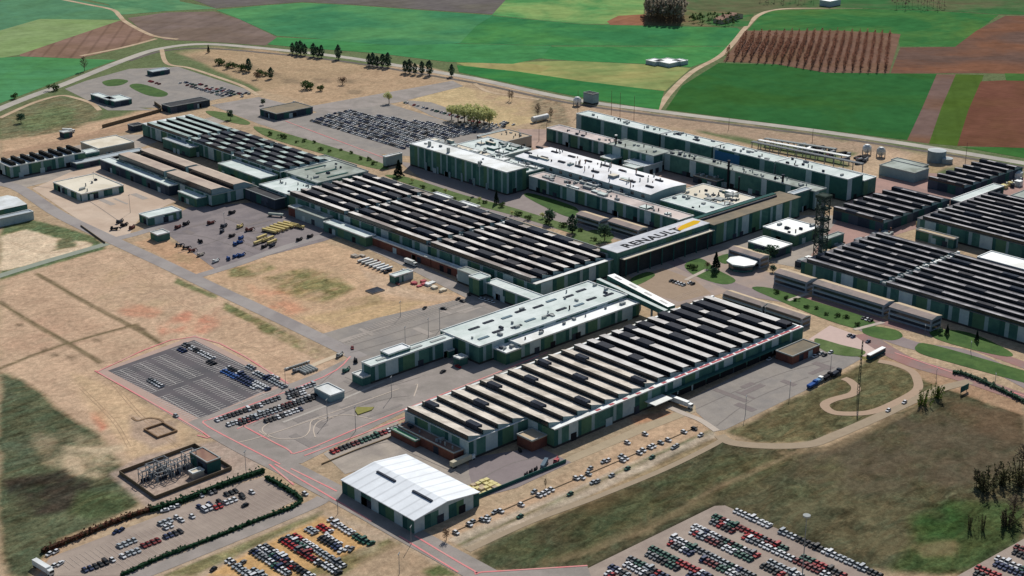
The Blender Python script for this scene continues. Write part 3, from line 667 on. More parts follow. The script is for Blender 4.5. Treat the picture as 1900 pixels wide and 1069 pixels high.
def saw(t,x0,x1,y0,y1,zb,n,rise=2.8,slope=SLOPE,boxes=2,seed=3,boxlen=16,phase=0,every=1,boxh=.5,flat=.0,lw=1.,odd=0,bw=5.,drop=1.):
    """saw-tooth roof: each bay a sheet-metal slope falling to +X with a dark glazed upright on -X"""
    p=(x1-x0)/n; r=random.Random(seed)
    for i in range(n):
        a=x0+i*p; e=a+p; b=MB(); zr=zb+rise; fl=a+p*flat
        xm=fl+(e-fl)*lw; zm=zr+(zb+.1-zr)*(lw if drop==1 else drop)
        b.face([(fl,y0,zr),(xm,y0,zm),(xm,y1,zm),(fl,y1,zr)],slope)
        if lw<1: b.face([(xm,y0,zm),(e,y0,zb+.1),(e,y1,zb+.1),(xm,y1,zm)],FELT)
        if flat: b.face([(a,y0,zr),(fl,y0,zr),(fl,y1,zr),(a,y1,zr)],slope)
        for yy in (y0,y1): b.face([(a,yy,zb),(e,yy,zb),(e,yy,zb+.1),(fl,yy,zr),(a,yy,zr)],PALE2)
        b.face([(a,y0,zb),(a,y1,zb),(a,y1,zr),(a,y0,zr)],GREEN2)
        o=b.build('roof_bay',t)
        g=MB(); g.box(a-.12,a,y0+.6,y1-.6,zb+.35,zr-.2,GLZ)
        g.v=[(u-t.location[0],v-t.location[1],w) for u,v,w in g.v]; link('skylight',g.mesh('skylight'),o)
        if boxes and i%every==odd:
            L=(y1-y0)/boxes
            for k in range(boxes):
                yc=y0+(k+.5+.5*((i//every+phase)%2)-.25)*L; c=MB()
                bl_=boxlen*r.uniform(.75,1.2); yc+=r.uniform(-1.5,1.5); ya,yb=max(y0+.5,yc-bl_/2),min(y1-.5,yc+bl_/2)
                if yb-ya<4: continue
                c.box(a-.2,a+(xm-a)+.2,ya,yb,zr-rise*.6,zr+.22,r.choice((DKU,DKU,FELT,BOX))); c.build('roof_unit',t)
def R(near,left,right,h):
    "plan rectangle of a flat roof from three of its corners"
    n=W(*near,h); l=W(*left,h); r=W(*right,h); return (n[0],r[0],n[1],l[1])
SLOPE2=M('sawtooth_slope_light',(232,228,222),.10,.2,(206,200,194),.07,stripe=(1,3.),samt=.07)
# --- front hall with 24 saw-tooth bays
t=thing('factory_hall','long sawtooth hall behind the white warehouse with red paint along its roof edge','factory hall',(580,540,0))
b=MB(); facade(b,459,500,523.5,574,10.6,PALS['std'],3,sides='SWN'); facade(b,500,708,504,574,10.6,PALS['std'],4,sides='SEN'); facade(b,500,501,504,523.5,10.6,PALS['std'],5,sides='W'); b.build('wall',t)
b=MB(); b.box(458.8,500,523.3,574.2,10.3,10.62,WHITE,bottom=True); b.box(500,708.2,503.8,574.2,10.3,10.62,WHITE,bottom=True); b.build('roof',t)
saw(t,459.5,500,524.2,572.5,10.6,4,2.9,boxes=0,seed=2)
saw(t,500,583,508,572.5,10.6,8,2.9,boxes=0,seed=2)
saw(t,583,707.5,508,572.5,10.6,12,3.0,SLOPE2,boxes=0,seed=2,lw=.5,drop=.16)
for (i,y,L) in [(1,566,8),(1,533,9),(3,550,9),(3,0,0),(5,562,9),(5,528,9),(5,0,0),(7,555,8),(7,516,9),(9,566,8),(9,538,9),(11,557,8),(11,514,9),(13,560,10),(13,536,8),(15,562,8),(15,548,10),(16,569,6),(17,540,12),(17,566,9),(18,552,12),(19,566,14),(19,535,14),(20,560,18),(20,525,10),(21,566,14),(21,545,16),(22,560,20),(22,530,16),(23,512,8)]:
    if not L: continue
    a=459.5+i*10.14+(0 if i<4 else (i-4)*.235); c=MB(); c.box(a-.3,a+(3. if i<12 else 5.2),y-L/2,y+L/2,11.7,14.1 if i<12 else 13.85,BOX if L<12 and i<12 else DKU); c.build('roof_unit',t)
b=MB(); b.box(459,708,572.7,574.2,10.63,11.5,WHITE); b.build('eave_strip',t)
b=MB(); b.box(500,708,503.9,506.3,10.63,10.9,WHITE); b.build('eave_strip',t)
for i in range(7,24):
    a=500+(i-4)*10.375; b=MB()
    b.face([(a+.5,504.4,10.93),(a+(9.6 if i>12 else 4),504.4,10.93),(a+(9.6 if i>12 else 4),506.2,10.93),(a+.5,506.2,10.93)],RED); b.build('roof_paint',t)
for k,(xx,w) in enumerate([(512,4),(538,5),(560,4),(575,5),(606,4),(640,6),(668,5),(690,4)]):
    b=MB(); b.box(xx,xx+w,503.75,503.9,0,4.5,[DARK,PALE,BOX][k%3]); b.build('door',t)
b=MB(); b.box(568,582,496,503.7,5.2,5.6,WHITE,bottom=True); b.build('loading_canopy',t)
for k in range(9): b=MB(); b.box(584+k*12,594.6+k*12,503.6,503.78,0,5.4,M('dark_dock_opening',(40,42,46),.2,.4)); b.build('dock_shade_panel',t)  # dark panels stand in for the shade inside the open docks
b=MB(); b.box(583,693,500.6,503.7,5.5,5.9,GREEN2,bottom=True); b.build('dock_canopy',t)
bld('brick_annex','long red brick annex with rooftop chillers along the front sawtooth hall end wall',(452,458.6,527,571),5.2,'brown','brick',3,vents=5)
bld('brick_annex','small brick annex block with bright green roof beside the front hall',(448.5,451.8,553,573),3.9,'green','brick',4,doors=False)
bld('brick_annex','cube shaped brick annex in the notch of the front sawtooth hall',(489,499.6,509,520),6,'tan','brick',5,doors=False)
bld('brick_annex','brown roofed annex by the loading yard at the right end of the front hall',(*[W(1470,662,5)[0],W(1520,640,5)[0]],488,500),5,'drab','brick',6)
# --- white warehouse
t=bld('warehouse','white ribbed gable roof warehouse at the bottom road corner, two dark ridge vents','' or (391.6,431.5,485,539.5),7.2,'white','ware',11,'warehouse',overhang=.4,gable=2.6)
t['label']='white gable roofed warehouse at the bottom road corner with two dark roof vents'
WR=M('white_ribbed_roof',(244,248,250),.05,.15,(232,236,238),.06,rough=.6,stripe=(1,6.05),samt=.22,k=1.08)
for c in t.children:
    if c.name.startswith('roof'):
        c.data.materials[0]=WR
for yy in (497,524):
    b=MB(); b.box(406,407.2,yy-7,yy+7,9.2,9.9,BOX); b.build('ridge_vent',t)
# --- mint-white roof hall H2
MINT='mint'
t=bld('factory_hall','pale mint roofed hall with rows of slit skylights between the main hall and front hall',(545,670,611.5,646),11,MINT,'std',21,'factory hall',vents=10,parapet=.6)
for i in range(9):
    for j in range(2):
        xx=552+i*13.2+(6 if j else 0); yy=619+j*15+(i%2)*2
        if xx>662: continue
        b=MB(); b.box(xx,xx+8,yy,yy+2,11.05,11.5,BOX if (i+j)%3 else M('blue_grey_skylight',(120,140,150),.1,.5)); b.build('skylight',t)
t=bld('factory_wing','narrow green and grey wing with white roof running left from the mint roofed hall',(482.5,544.8,632.5,641),10.5,MINT,'std',22,'factory wing')
for xx in (490,512,530): 
    b=MB(); b.box(xx,xx+11,636,638,10.55,10.95,UNIT); b.build('skylight',t)
bld('factory_wing','low white strip roofed wing along the near side of the mint roofed hall',(568,669,600.5,611.3),9,'white','std',23,'factory wing',vents=6)
bld('factory_wing','small stepped green block with white roof at the mint roofed hall near corner',(556,567.8,600.5,611.3),7.2,'white','std',24,'factory wing',vents=4)
for k,(bx,hh,lb) in enumerate([(R((672,702),(662,690),(684,694),5),5,'small green shed with white roof against the end of the narrow wing'),(R((853,667),(847,660),(868,662),4.5),4.5,'small green box shed with white roof, outermost of two beside the mint hall'),(R((833,652),(827,647),(842,648),4.5),4.5,'little green box shed tucked in the corner of the narrow wing')]):
    bld('shed',lb,(bx[0],max(bx[1],bx[0]+4),bx[2],max(bx[3],bx[2]+4)),hh,'white','green',30+k,'shed',doors=False)
bx=R((706,664),(697,657),(735,653),12)
bld('roof_house','flat white plant room standing above the narrow wing roof',(498,514,636,643.5),12.2,'white','green',34,doors=False,z0=0)
# conveyor galleries
def gallery(name,label,p,q,za,zb,w,mt,roofm,slots=0,zl=None):
    t=thing(name,label,'conveyor gallery',((p[0]+q[0])/2,(p[1]+q[1])/2,0))
    P_,Q=Vector((*p,0)),Vector((*q,0)); d=(Q-P_).normalized(); n=Vector((-d.y,d.x,0))*w/2; b=MB(); c=MB()
    A=[P_+n,P_-n,Q-n,Q+n]; zz=[za,za,zb,zb]
    top=[(v.x,v.y,z) for v,z in zip(A,zz)]; bot=[(v.x,v.y,z-3.2) for v,z in zip(A,zz)]
    for i in range(4): b.face([bot[i],bot[(i+1)%4],top[(i+1)%4],top[i]],mt)
    b.face(bot[::-1],mt); b.build('wall',t)
    c.face([(x,y,z+.05) for x,y,z in top],roofm); c.build('roof',t)
    L=(Q-P_).length
    for k in range(slots):
        f=(k+.5)/slots; m0=P_+d*(f*L-3.2); m1=P_+d*(f*L+3.2); z0_=za+(zb-za)*(f-3.2/L); z1_=za+(zb-za)*(f+3.2/L); n2=d.cross(Vector((0,0,1)))*.9
        b=MB(); b.face([(m0+n2).to_tuple()[:2]+(z0_+.15,),(m1+n2).to_tuple()[:2]+(z1_+.15,),(m1-n2).to_tuple()[:2]+(z1_+.15,),(m0-n2).to_tuple()[:2]+(z0_+.15,)][::-1],GLZ); b.build('skylight',t)
    for f in (.2,.5,.8):
        m0=P_+d*(f*L); z_=za+(zb-za)*f-3.2; b=MB(); b.box(m0.x-.5,m0.x+.5,m0.y-.5,m0.y+.5,0,z_,STEEL); b.build('support_leg',t)
    return t
gallery('conveyor_gallery','sloping green gallery with white roof and four dark skylights between the two halls',W(1133.5,509.5,15),W(1246,568,11.5),15,11.5,6,GREEN,WHITE,4)
gallery('conveyor_gallery','thin pale green gallery running beside the one with dark skylights',W(1110,517,12.5),W(1236,576,11),12.5,11,3,GREEN,ROOFS['mint'],0)
# --- main hall H3 (three blocks of bays)
t=thing('factory_hall','huge central hall with three blocks of brown striped sawtooth bays, left of the lettered roof','factory hall',(680,800,0))
b=MB(); facade(b,640,720,663.5,937,11.6,PALS['std'],41); b.build('wall',t)
b=MB(); b.box(639.8,720.2,663.3,937.2,11.3,11.62,M('grey_walkway_roof',(158,156,152),.12,.3),bottom=True); b.build('roof',t)
BR=M('sawtooth_slope_brown',(242,236,228),.12,.10,(160,150,144),.04,stripe=(1,3.),samt=.07)
for y0,y1,k in ((865,933,0),(772,861,1),(668,768,2)):
    saw(t,640.5,719.5,y0,y1,11.6,8,3.1,BR,boxes={0:3,1:4,2:4}[k],seed=5+k,boxlen=15,phase=k,every=2,odd=1,lw=.5,drop=.2)
b=MB(); r=random.Random(3)
for yy in (863,770):
    for k in range(26):
        xx=641+k*3; b=MB(); b.box(xx,xx+r.uniform(.8,2.2),yy-1.2,yy+r.uniform(-.2,1.4),11.62,11.62+r.uniform(.5,2.0),r.choice((UNIT,STEEL,WHITE,BOX))); b.build('service_duct',t)
pass
b=MB(); b.box(640,720,663.2,666.5,11.63,11.9,WHITE); b.build('eave_strip',t)
# connecting roofs between main hall and upper left hall
bld('link_building','pale grey green stepped link roof between the main hall and the upper left hall',(672,722,941,985),12.8,'grey','std',44,vents=5,sky=(1,3,20,2.),skm=GREEN2)
bld('link_building','mint roofed low link building with small dots of vents beside the grey stepped link',(641,671.5,938,975),10.6,'mint','std',45,vents=6)
bld('link_building','flat grey roofed long low link in shade below the mint roofed link',(630,640.5,938,985),8.5,'dark','dark',46)
# upper-left hall
bxA=(672,722,990,1204)
t=thing('factory_hall','upper left sawtooth hall with white end strip and dark green bays','factory hall',(697,1100,0))
b=MB(); facade(b,*bxA[:2],*bxA[2:],11.6,PALS['std'],51); b.build('wall',t)
b=MB(); b.box(bxA[0]-.2,bxA[1]+.2,bxA[2]-.2,bxA[3]+.2,11.3,11.62,ROOFS['mint'],bottom=True); b.build('roof',t)
SG=M('sawtooth_slope_green_grey',(196,212,206),.1,.1,(150,166,160),.05,stripe=(1,3.),samt=.07)
saw(t,672.5,721.5,1128,1196,11.6,5,2.6,SG,boxes=0,seed=9,lw=.5,drop=.15)
saw(t,672.5,721.5,1062,1124,11.6,5,2.6,SG,boxes=3,seed=10,boxlen=12,lw=.5,drop=.15)
saw(t,672.5,721.5,992,1058,11.6,5,2.6,SG,boxes=3,seed=11,boxlen=12,phase=1,lw=.5,drop=.15)
b=MB(); b.box(672,722,1197,1204,11.63,12.0,WHITE); b.build('eave_strip',t)
# the lower twin-bay hall to its left
x0a=W(210,296,11)[0]; 
t=thing('factory_hall','two bay hall with long tan roofs and dark glazed sides in the upper left yard','factory hall',(620,1050,0))
b=MB(); facade(b,600,641,979,1122,9.2,PALS['std'],55); b.build('wall',t)
b=MB(); b.box(599.8,641.2,978.8,1122.2,8.9,9.22,ROOFS['grey'],bottom=True); b.build('roof',t)
TS=M('tan_slope_sheet',(206,188,170),.08,.12,(186,168,154),.05)
saw(t,601,641,980,1045,9.2,2,4.6,TS,boxes=0,flat=.5); saw(t,601,641,1049,1120,9.2,2,4.6,TS,boxes=0,flat=.5)
bx=R((193+0,296),(189,294),(207,293),8)
def strip(px,h): 
    xs=[W(*p,h)[0] for p in px]; ys=[W(*p,h)[1] for p in px]; return (min(xs),max(xs),min(ys),max(ys))
S=strip([(190,295),(313,346),(322,343),(208,292)],8); bld('open_shed','long narrow canopy shed with white roof below the two bay hall',(S[0],S[0]+9,S[2],S[3]),8,'mint','dark',61,'shed')
S=strip([(334,357),(365,369),(379,364),(350,351)],7); bld('shed','squat dark walled shed with white roof right of the narrow canopy shed',(S[0],S[0]+11,S[2],S[3]),7,'mint','green',62,'shed')
S=strip([(304,258),(352,275),(373,267),(328,252)],9); bld('workshop','dark green block with large pale roof in front of the upper left hall',(S[0],S[1],S[2],S[3]),9,'steel','green',63,'workshop')
S=strip([(411,306),(485,332),(507,322),(435,297)],9); bld('workshop','long dark block with mint roof between upper left hall and tan two bay hall',(S[0],S[1],S[2],S[3]),9,'mint','green',64,'workshop')
S=strip([(262,404),(276,412),(333,390),(315,385)],6); 
bld('workshop','small green workshop with red door on the tan concrete yard',(W(276,405,6)[0],W(333,389,6)[0],W(276,405,6)[1],W(276,405,6)[1]+14),6,'mint','std',65,'workshop')
bld('shed','tiny green cabin with white roof at the left corner of the vehicle yard',(W(281,432,5)[0],W(281,432,5)[0]+10,W(296,436,5)[1],W(296,436,5)[1]+10),5,'white','green',66,'shed',doors=False)
t=bld('warehouse','square cream roofed warehouse standing alone on the tan yard',(534.5,571,1060.5,1106),5.6,'cream','ware',67,'warehouse',vents=4)
# far left hall with 7 dark monitors
t=bld('factory_hall','far left hall whose pale roof carries seven black serrated monitors',(523,590,1156,1180),10,'mint','std',71,'factory hall')
for i in range(8):
    xx=526+i*8.3; b=MB()
    for k in range(3): b.box(xx,xx+2.6,1158.5+k*6.8,1164.6+k*6.8,10.05,13.0,M('black_monitor',(50,50,48),.2,.4)); b.box(xx+2.6,xx+3.6,1158.5+k*6.8,1162+k*6.8,10.05,12,DARK)
    b.build('roof_monitor',t)
bld('shed','small dark green block joining the black monitor hall to the cream roofed store',(590.4,604,1158,1170),8,'mint','green',72,'shed')
bld('warehouse','cream flat roofed store beside the hall with black monitors',(606,640,1163,1194),8.5,'cream','conc',73,'warehouse')
bld('canopy','long low lean-to canopy below the cream flat roofed store',(576,640,1146,1155.5),4.5,'steel','dark',74,'canopy')
bld('warehouse','white double gable shed cut by the left edge of the photo',(W(0,388,8)[0]-30,W(48,378,8)[0],W(48,378,8)[1]-2,W(48,378,8)[1]+30),8,'white','green',75,'warehouse',gable=-2)
bld('warehouse','low blue grey store with white roof in front of the double gable shed',(W(0,402,6)[0]-30,W(55,390,6)[0],W(55,390,6)[1]-6,W(55,390,6)[1]+1),6,'steel','pale',76,'warehouse')
# strip of buildings along the main hall's near side
S=(622,632,W(605,428,8)[1]-2,W(605,428,8)[1]+56)
def side(px0,px1,w,h,roof,pal,lab,seed,name='lean_to',cat='lean-to'):
    a=W(*px0,h);c=W(*px1,h); y0,y1=sorted((a[1],c[1])); x0=min(a[0],c[0]); return bld(name,lab,(x0,x0+w,y0,y1),h,roof,pal,seed,cat)
side((535,383),(552,388),8,7,'white','brick','brick lean-to with white roof at the left end of the main hall front',81)
side((553,386),(600,407),9,7.5,'grey','grey','grey lean-to of mixed roof units between brick lean-to and mint canopy',82)
side((600,412),(683,440),9,7,'mint','green','long mint roofed green canopy building along the main hall front',83,'loading_shed','loading shed')
side((690,440),(800,480),3.5,6,'white','brick','long thin brick lean-to with bright white roof edge along the main hall',84)
side((800,481),(862,503),4,6,'white','brick','short brick lean-to with white roof near the white lorry',85)
side((850,500),(893,517),8,9,'grey','grey','pale roofed plant block left of the tall green lift block',86,'plant_block','building')
bld('plant_block','tall green block with pale roof on the main hall front',(*(lambda a:(a[0],a[0]+10,a[1],a[1]+10))(W(889,520,12)),),12,'mint','std',87)
side((900,524),(1000,556),10,9,'mint','std','long green and grey low hall between main hall and the mint roofed hall',88,'factory_wing','factory wing')
for k in range(3): pass
# hut on the plot
S=strip([(727,512),(733,514),(764,503),(757,499)],5); bld('cabin','green site cabin with pale roof at the edge of the grass plot',(W(733,514,5)[0],W(764,503,5)[0],W(733,514,5)[1],W(733,514,5)[1]+6),5,'mint','std',90,'cabin')
# dark low roofed lean-to on far side of main hall
bld('service_wing','long grey brown roofed service strip along the far side of the main hall',(722.6,732,672,935),7,'drab','conc',91,'service wing',vents=14)
for k,(a,lb) in enumerate((((805,362),'white roofed hut on the service strip, the farther of two'),((855,378),'white roofed hut on the service strip, nearer of two'))):
    q=W(*a,7.5); bld('hut',lb,(733,740,q[1]-10,q[1]+9),5.5,'white','pale',92+k,'hut',doors=False)
q=W(590,290,6); bld('service_wing','small grey corrugated store beside the grass strip at the upper left hall end',(727,738,q[1]-48,q[1]-4),7,'grey','grey',95,'service wing')
# lettered roof block
t=bld('factory_hall','bridge hall whose white roof carries huge dark letters and a yellow emblem','' or (712,807,660,676),17,'white','green',101,'factory hall',parapet=0)
for c in t.children:
    if c.name.startswith('roof'): c.data.materials[0]=M('lettered_roof_white',(232,232,234),.05,.15,(206,208,212),.08)
fc_=bpy.data.curves.new('lettering','FONT'); fc_.body='RENAULT'; fc_.size=1; fc_.offset=.035; fc_.space_character=1.12; fo=bpy.data.objects.new('lettering_source',fc_)
COL.objects.link(fo); dg=bpy.context.evaluated_depsgraph_get(); me=bpy.data.meshes.new_from_object(fo.evaluated_get(dg)); bpy.data.objects.remove(fo); 
xs=[v.co.x for v in me.vertices]; ys=[v.co.y for v in me.vertices]; xa,xb,ya,yb=min(xs),max(xs),min(ys),max(ys)
for v in me.vertices:
    v.co=((v.co.x-xa)/(xb-xa)*57+724.5-t.location[0],(v.co.y-ya)/(yb-ya)*8.2+661.6-t.location[1],17.13)
me.materials.clear(); me.materials.append(M('black_letter_paint',(44,46,50),.1,.5)); me.name='lettering'; link('lettering',me,t)
b=MB(); pts=[W(*p,17.12) for p in ((1257,425),(1260.5,428.5),(1295.5,414.5),(1300,410),(1287,409),(1264,418.5))]; b.face([(x,y,17.12) for x,y in pts],M('yellow_emblem_paint',(232,186,30),.06,.3))
pts=[W(*p,17.14) for p in ((1254,424),(1257,425),(1264,418.5),(1260,417.5))]; b.face([(x,y,17.14) for x,y in pts],M('pale_pink_paint',(236,200,190),.06,.3)); b.build('emblem',t)
for c in t.children:
    if c.name.startswith('emblem'):
        pass
b=MB(); b.box(714,807,655.2,659.5,12.5,13,ROOFS['cream'],bottom=True); b.build('walkway_roof',t)
b=MB(); b.box(714,807,657.5,659.5,0,12.5,M('dark_loading_front',(60,64,66),.15,.3)); b.build('loading_front',t)
for k in range(8):
    b=MB(); b.box(716+k*12,716.6+k*12,655.4,656,0,12.5,GREEN2); b.build('column',t)
t=bld('factory_hall','long bridge hall with two tan brown roof bands right of the yellow emblem',(808,908,657,677),16,'drab','std',103,'factory hall',parapet=0)
b=MB(); b.box(809,895,669,670.4,16.05,17.2,BOX); b.build('roof_ridge',t); b=MB(); b.box(809,900,673.5,677,16.05,16.6,GREEN2); b.build('roof_ridge',t)
bld('link_building','narrow pale roof slab joining the brown roofed bridge hall to the far hall',(909,931,664,670),16,'steel','green',104)
# paint shop etc
t=bld('paint_shop','tallest green block with plain white roof and thin pale wall stripes','' or (786,807,848,967),18.5,'white','tall',111,'factory hall',vents=4)
for (px,py) in ((797,265),(832,277),(890,303)):
    q=W(px,py+7,18.5); b=MB(); b.box(q[0],q[0]+1.8,q[1],q[1]+2.2,18.5,22.5,UNIT); b.build('chimney',t)
for k in range(6):
    b=MB(); b.box(785.4,785.95,870+k*15,872+k*15,0,5+k%3,PALE2); b.build('wall_duct',t)
t=bld('factory_hall','low pinkish roofed hall with green and pale walls in front of the curved white roof',(809,825,690,847),11.5,'pink','std',112,'factory hall',vents=16)
# curved white-roof hall
def curved(name,label,x0,x1,y0,y1,h,rise,seed,rm,pal,n=10):
    t=thing(name,label,'factory hall',((x0+x1)/2,(y0+y1)/2,0)); b=MB(); facade(b,x0,x1,y0,y1,h,PALS[pal],seed)
    def z(f): return h+rise*math.sin(math.pi*f)
    for yy,s in ((y0,1),(y1,-1)): b.face(([(x0,yy,h)]+[(x1,yy,h)]+[(x0+(x1-x0)*i/n,yy,z(i/n)) for i in range(n-1,0,-1)])[::s],PALS[pal][0][0])
    b.build('wall',t); b=MB()
    for i in range(n): b.face([(x0-.2+(x1-x0+.4)*i/n,y0-.3,z(i/n)+.07),(x0-.2+(x1-x0+.4)*(i+1)/n,y0-.3,z((i+1)/n)+.07),(x0-.2+(x1-x0+.4)*(i+1)/n,y1+.3,z((i+1)/n)+.07),(x0-.2+(x1-x0+.4)*i/n,y1+.3,z(i/n)+.07)],rm)
    b.build('roof',t); return t,z
PW=M('pinkish_white_roof',(248,248,248),.06,.2,(228,226,224),.07,k=1.05)
cx0,cx1,cy0,cy1=R((1207,361.6),(956,290),(1277,343),16)
t,zf=curved('factory_hall','low curved bright white roof hall dotted with black vents and pipes',cx0,cx1,cy0,cy1,16,1.3,113,PW,'grey')
r=random.Random(12)
for i in range(8):
    for f in (.3,.72):
        xx=cx0+(cx1-cx0)*f+r.uniform(-1,1); yy=cy0+12+i*19+(6 if f>.5 else 0); b=MB(); b.box(xx-1,xx+1,yy-3.6,yy+3.6,16.5,zf(f)+1.,DKU); b.build('roof_slot_vent',t)
for k in range(60):
    f=r.uniform(.05,.95); xx=cx0+(cx1-cx0)*f; yy=r.uniform(cy0+15,cy1-3); b=MB(); hh=r.choice((1.2,1.5,2,2.5,4))
    if k%3==0: b.box(xx,xx+r.uniform(1,3),yy,yy+r.uniform(1,3),16.5,zf(f)+r.uniform(.5,1.4),r.choice((WHITE,UNIT,STEEL)))
    else: b.cyl(xx,yy,zf(f)-.2,zf(f)+hh,r.uniform(.3,.6),n=7,m=r.choice((DARK,STEEL,UNIT,RUST))); b.build('roof_pipe',t)
for k in range(14): b=MB(); b.box(cx0-.3,cx0,cy0+6+k*11,cy0+9+k*11,12.4,14.6,GLASS); b.build('window',t)
bld('plant_block','small white roofed block bulging from the near side of the curved white roof',(824.5,829.7,788,806),13,'white','grey',114,vents=3,doors=False)
bld('plant_block','pale block with chimneys at the middle of the curved roof hall side',(825.5,829.7,760,774),12,'white','grey',115,vents=3,doors=False)
def px_b(name,lab,near,left,right,h,roof,pal,seed,cat='building',**k):
    x0,x1,y0,y1=R(near,left,right,h); x1=max(x1,x0+4);y1=max(y1,y0+4)
    return bld(name,lab,(x0,x1,y0,y1),h,roof,pal,seed,cat,**k)
px_b('factory_wing','flat white wing roof with dark edge right of the curved white roof',(1310,396),(1228,371),(1345,382),12.2,'mint','green',116,'factory wing',vents=6)
px_b('factory_hall','cream roofed flat hall with pipes and chimneys behind the brown bridge hall',(1345,385),(1270,352),(1392,365),11,'cream','std',117,'factory hall',vents=14)
bld('factory_hall','broad cream and white roof left of the curved white roof hall',(808,829,910,985),12.5,'cream','grey',118,'factory hall',vents=14)
bld('factory_wing','flat mint roof with dark edges between the tall green block and curved roof',(808,829,850,909),13.5,'mint','green',119,'factory wing',vents=16)
bld('factory_wing','mint roofed flat wing behind the curved roof hall top end',(830,868,906,960),11,'mint','grey',120,'factory wing',vents=12)
px_b('factory_wing','cream pitched wing with small pipes left of the curved roof far side',(930,266),(905,250),(985,252),10,'tan','conc',121,'factory wing',vents=8)
r=random.Random(44)
def clutter(lab_part,n,x0,x1,y0,y1,z,hmax=3.):
    for t in [o for o in COL.objects if o.parent is None and o.get('label')==lab_part]:
        for k in range(n):
            sx,sy=r.uniform(2,7),r.uniform(3,11); xx=r.uniform(x0,max(x0+.1,x1-sx)); yy=r.uniform(y0,max(y0+.1,y1-sy)); hh=r.uniform(.8,hmax); b=MB(); b.box(xx,min(xx+sx,x1),yy,yy+sy,z,z+hh,r.choice((PALE2,UNIT,GREEN,STEEL)),r.choice((ROOFS['mint'],WHITE,ROOFS['cream'],UNIT))); b.build('roof_house',t)
            if k%2: b=MB(); b.cyl(xx+1,yy+1,z+hh,z+hh+r.uniform(1,3),.35,n=7,m=r.choice((DARK,STEEL,RUST))); b.build('roof_pipe',t)
clutter('broad cream and white roof left of the curved white roof hall',11,809,828,912,982,12.55)
clutter('flat mint roof with dark edges between the tall green block and curved roof',9,809,828,852,906,13.55)
clutter('mint roofed flat wing behind the curved roof hall top end',8,831,866,908,958,11.05)
clutter('low pinkish roofed hall with green and pale walls in front of the curved white roof',9,810,823,700,845,11.55,2.)
clutter('cream roofed flat hall with pipes and chimneys behind the brown bridge hall',9,*R((1345,385),(1270,352),(1392,365),11),11.05,2.4)
clutter('low curved bright white roof hall dotted with black vents and pipes',7,cx0+4,cx0+16,cy0+30,cy1-6,16.6,3.)
clutter('long pale drab roofed hall of the second row reaching the steel tower',10,930,942,665,805,15.05,2.)
# office block pair behind the poplars
def office(lab,p0,p1,w,h,seed,grp='two storey office blocks'):
    a=W(*p0,h);c=W(*p1,h); y0,y1=sorted((a[1],c[1])); x0=min(a[0],c[0]); t=thing('office_block',lab,'office block',((x0+w/2),(y0+y1)/2,0),0,grp)
    b=MB(); b.box(x0,x0+w,y0,y1,0,h,M('pale_blue_grey_render',(150,158,168),.08,.3)); b.build('wall',t)
    b=MB(); xm=x0+w/2
    b.face([(x0-.3,y0-.3,h),(xm,y0-.3,h+1.2),(xm,y1+.3,h+1.2),(x0-.3,y1+.3,h)][::-1],ROOFS['pink2'] if 'pink2' in ROOFS else ROOFS['tan']); b.face([(xm,y0-.3,h+1.2),(x0+w+.3,y0-.3,h),(x0+w+.3,y1+.3,h),(xm,y1+.3,h+1.2)],ROOFS['tan'])
    for q in (y0-.3,y1+.3): b.face([(x0-.3,q,h),(x0+w+.3,q,h),(xm,q,h+1.2)],PALE)
    b.build('roof',t)
    for z_ in (1.2,4.6):
        b=MB(); b.box(x0-.08,x0,y0+1,y1-1,z_,z_+1.7,GLASS); b.build('window_band',t)
        b=MB(); b.box(x0+1,x0+w-1,y0-.08,y0,z_,z_+1.7,GLASS); b.build('window_band',t)
    b=MB(); b.box(x0-.5,x0,y0,y1,3.4,3.9,PALE); b.build('balcony_ledge',t)
    return t
ROOFS['pink2']=M('pinkish_tile_roof',(184,166,156),.08,.3,(160,150,142),.08)
office('pinkish roofed office block left of its twin, behind three dark round trees',(1069,397),(1120,408),10,7.5,1)
office('pinkish roofed office block nearest the lettered roof bridge',(1128,410),(1192,425),10,7.5,2)
office('tan roofed office block behind the octagonal pavilion',(1352,462),(1412,479),10,7.5,3)
office('first short office block right of the octagonal pavilion lawn',(1437,505),(1498,523),11,8,4)
office('longest office block in the right hand row of three',(1512,524),(1640,566),11,8,5)
office('last office block of the right hand row with white gable end',(1650,569),(1732,592),11,8,6)
office('grey roofed office block along the far side of the front sawtooth hall',(1341,545),(1420,567),9,6,7)
office('grey roofed office block with pale green gable at the right end of the front hall',(1425,567),(1488,592),9,6,8)
# octagonal pavilion
q=W(1377,484,5.6); t=thing('pavilion','octagonal pavilion with white flat roof among the office lawns','pavilion',(q[0],q[1],0))
b=MB(); b.cyl(q[0],q[1],0,4.6,9,n=8,m=GREEN); b.build('wall',t); b=MB(); b.cyl(q[0],q[1],4.6,5.6,10.6,n=8,m=WHITE); b.cyl(q[0],q[1],5.6,6.3,10.6,.5,n=8,m=WHITE); b.build('roof',t)
b=MB(); b.cyl(q[0],q[1],1.4,3.4,9.08,n=8,m=GLASS,cap=False); b.build('window_band',t)
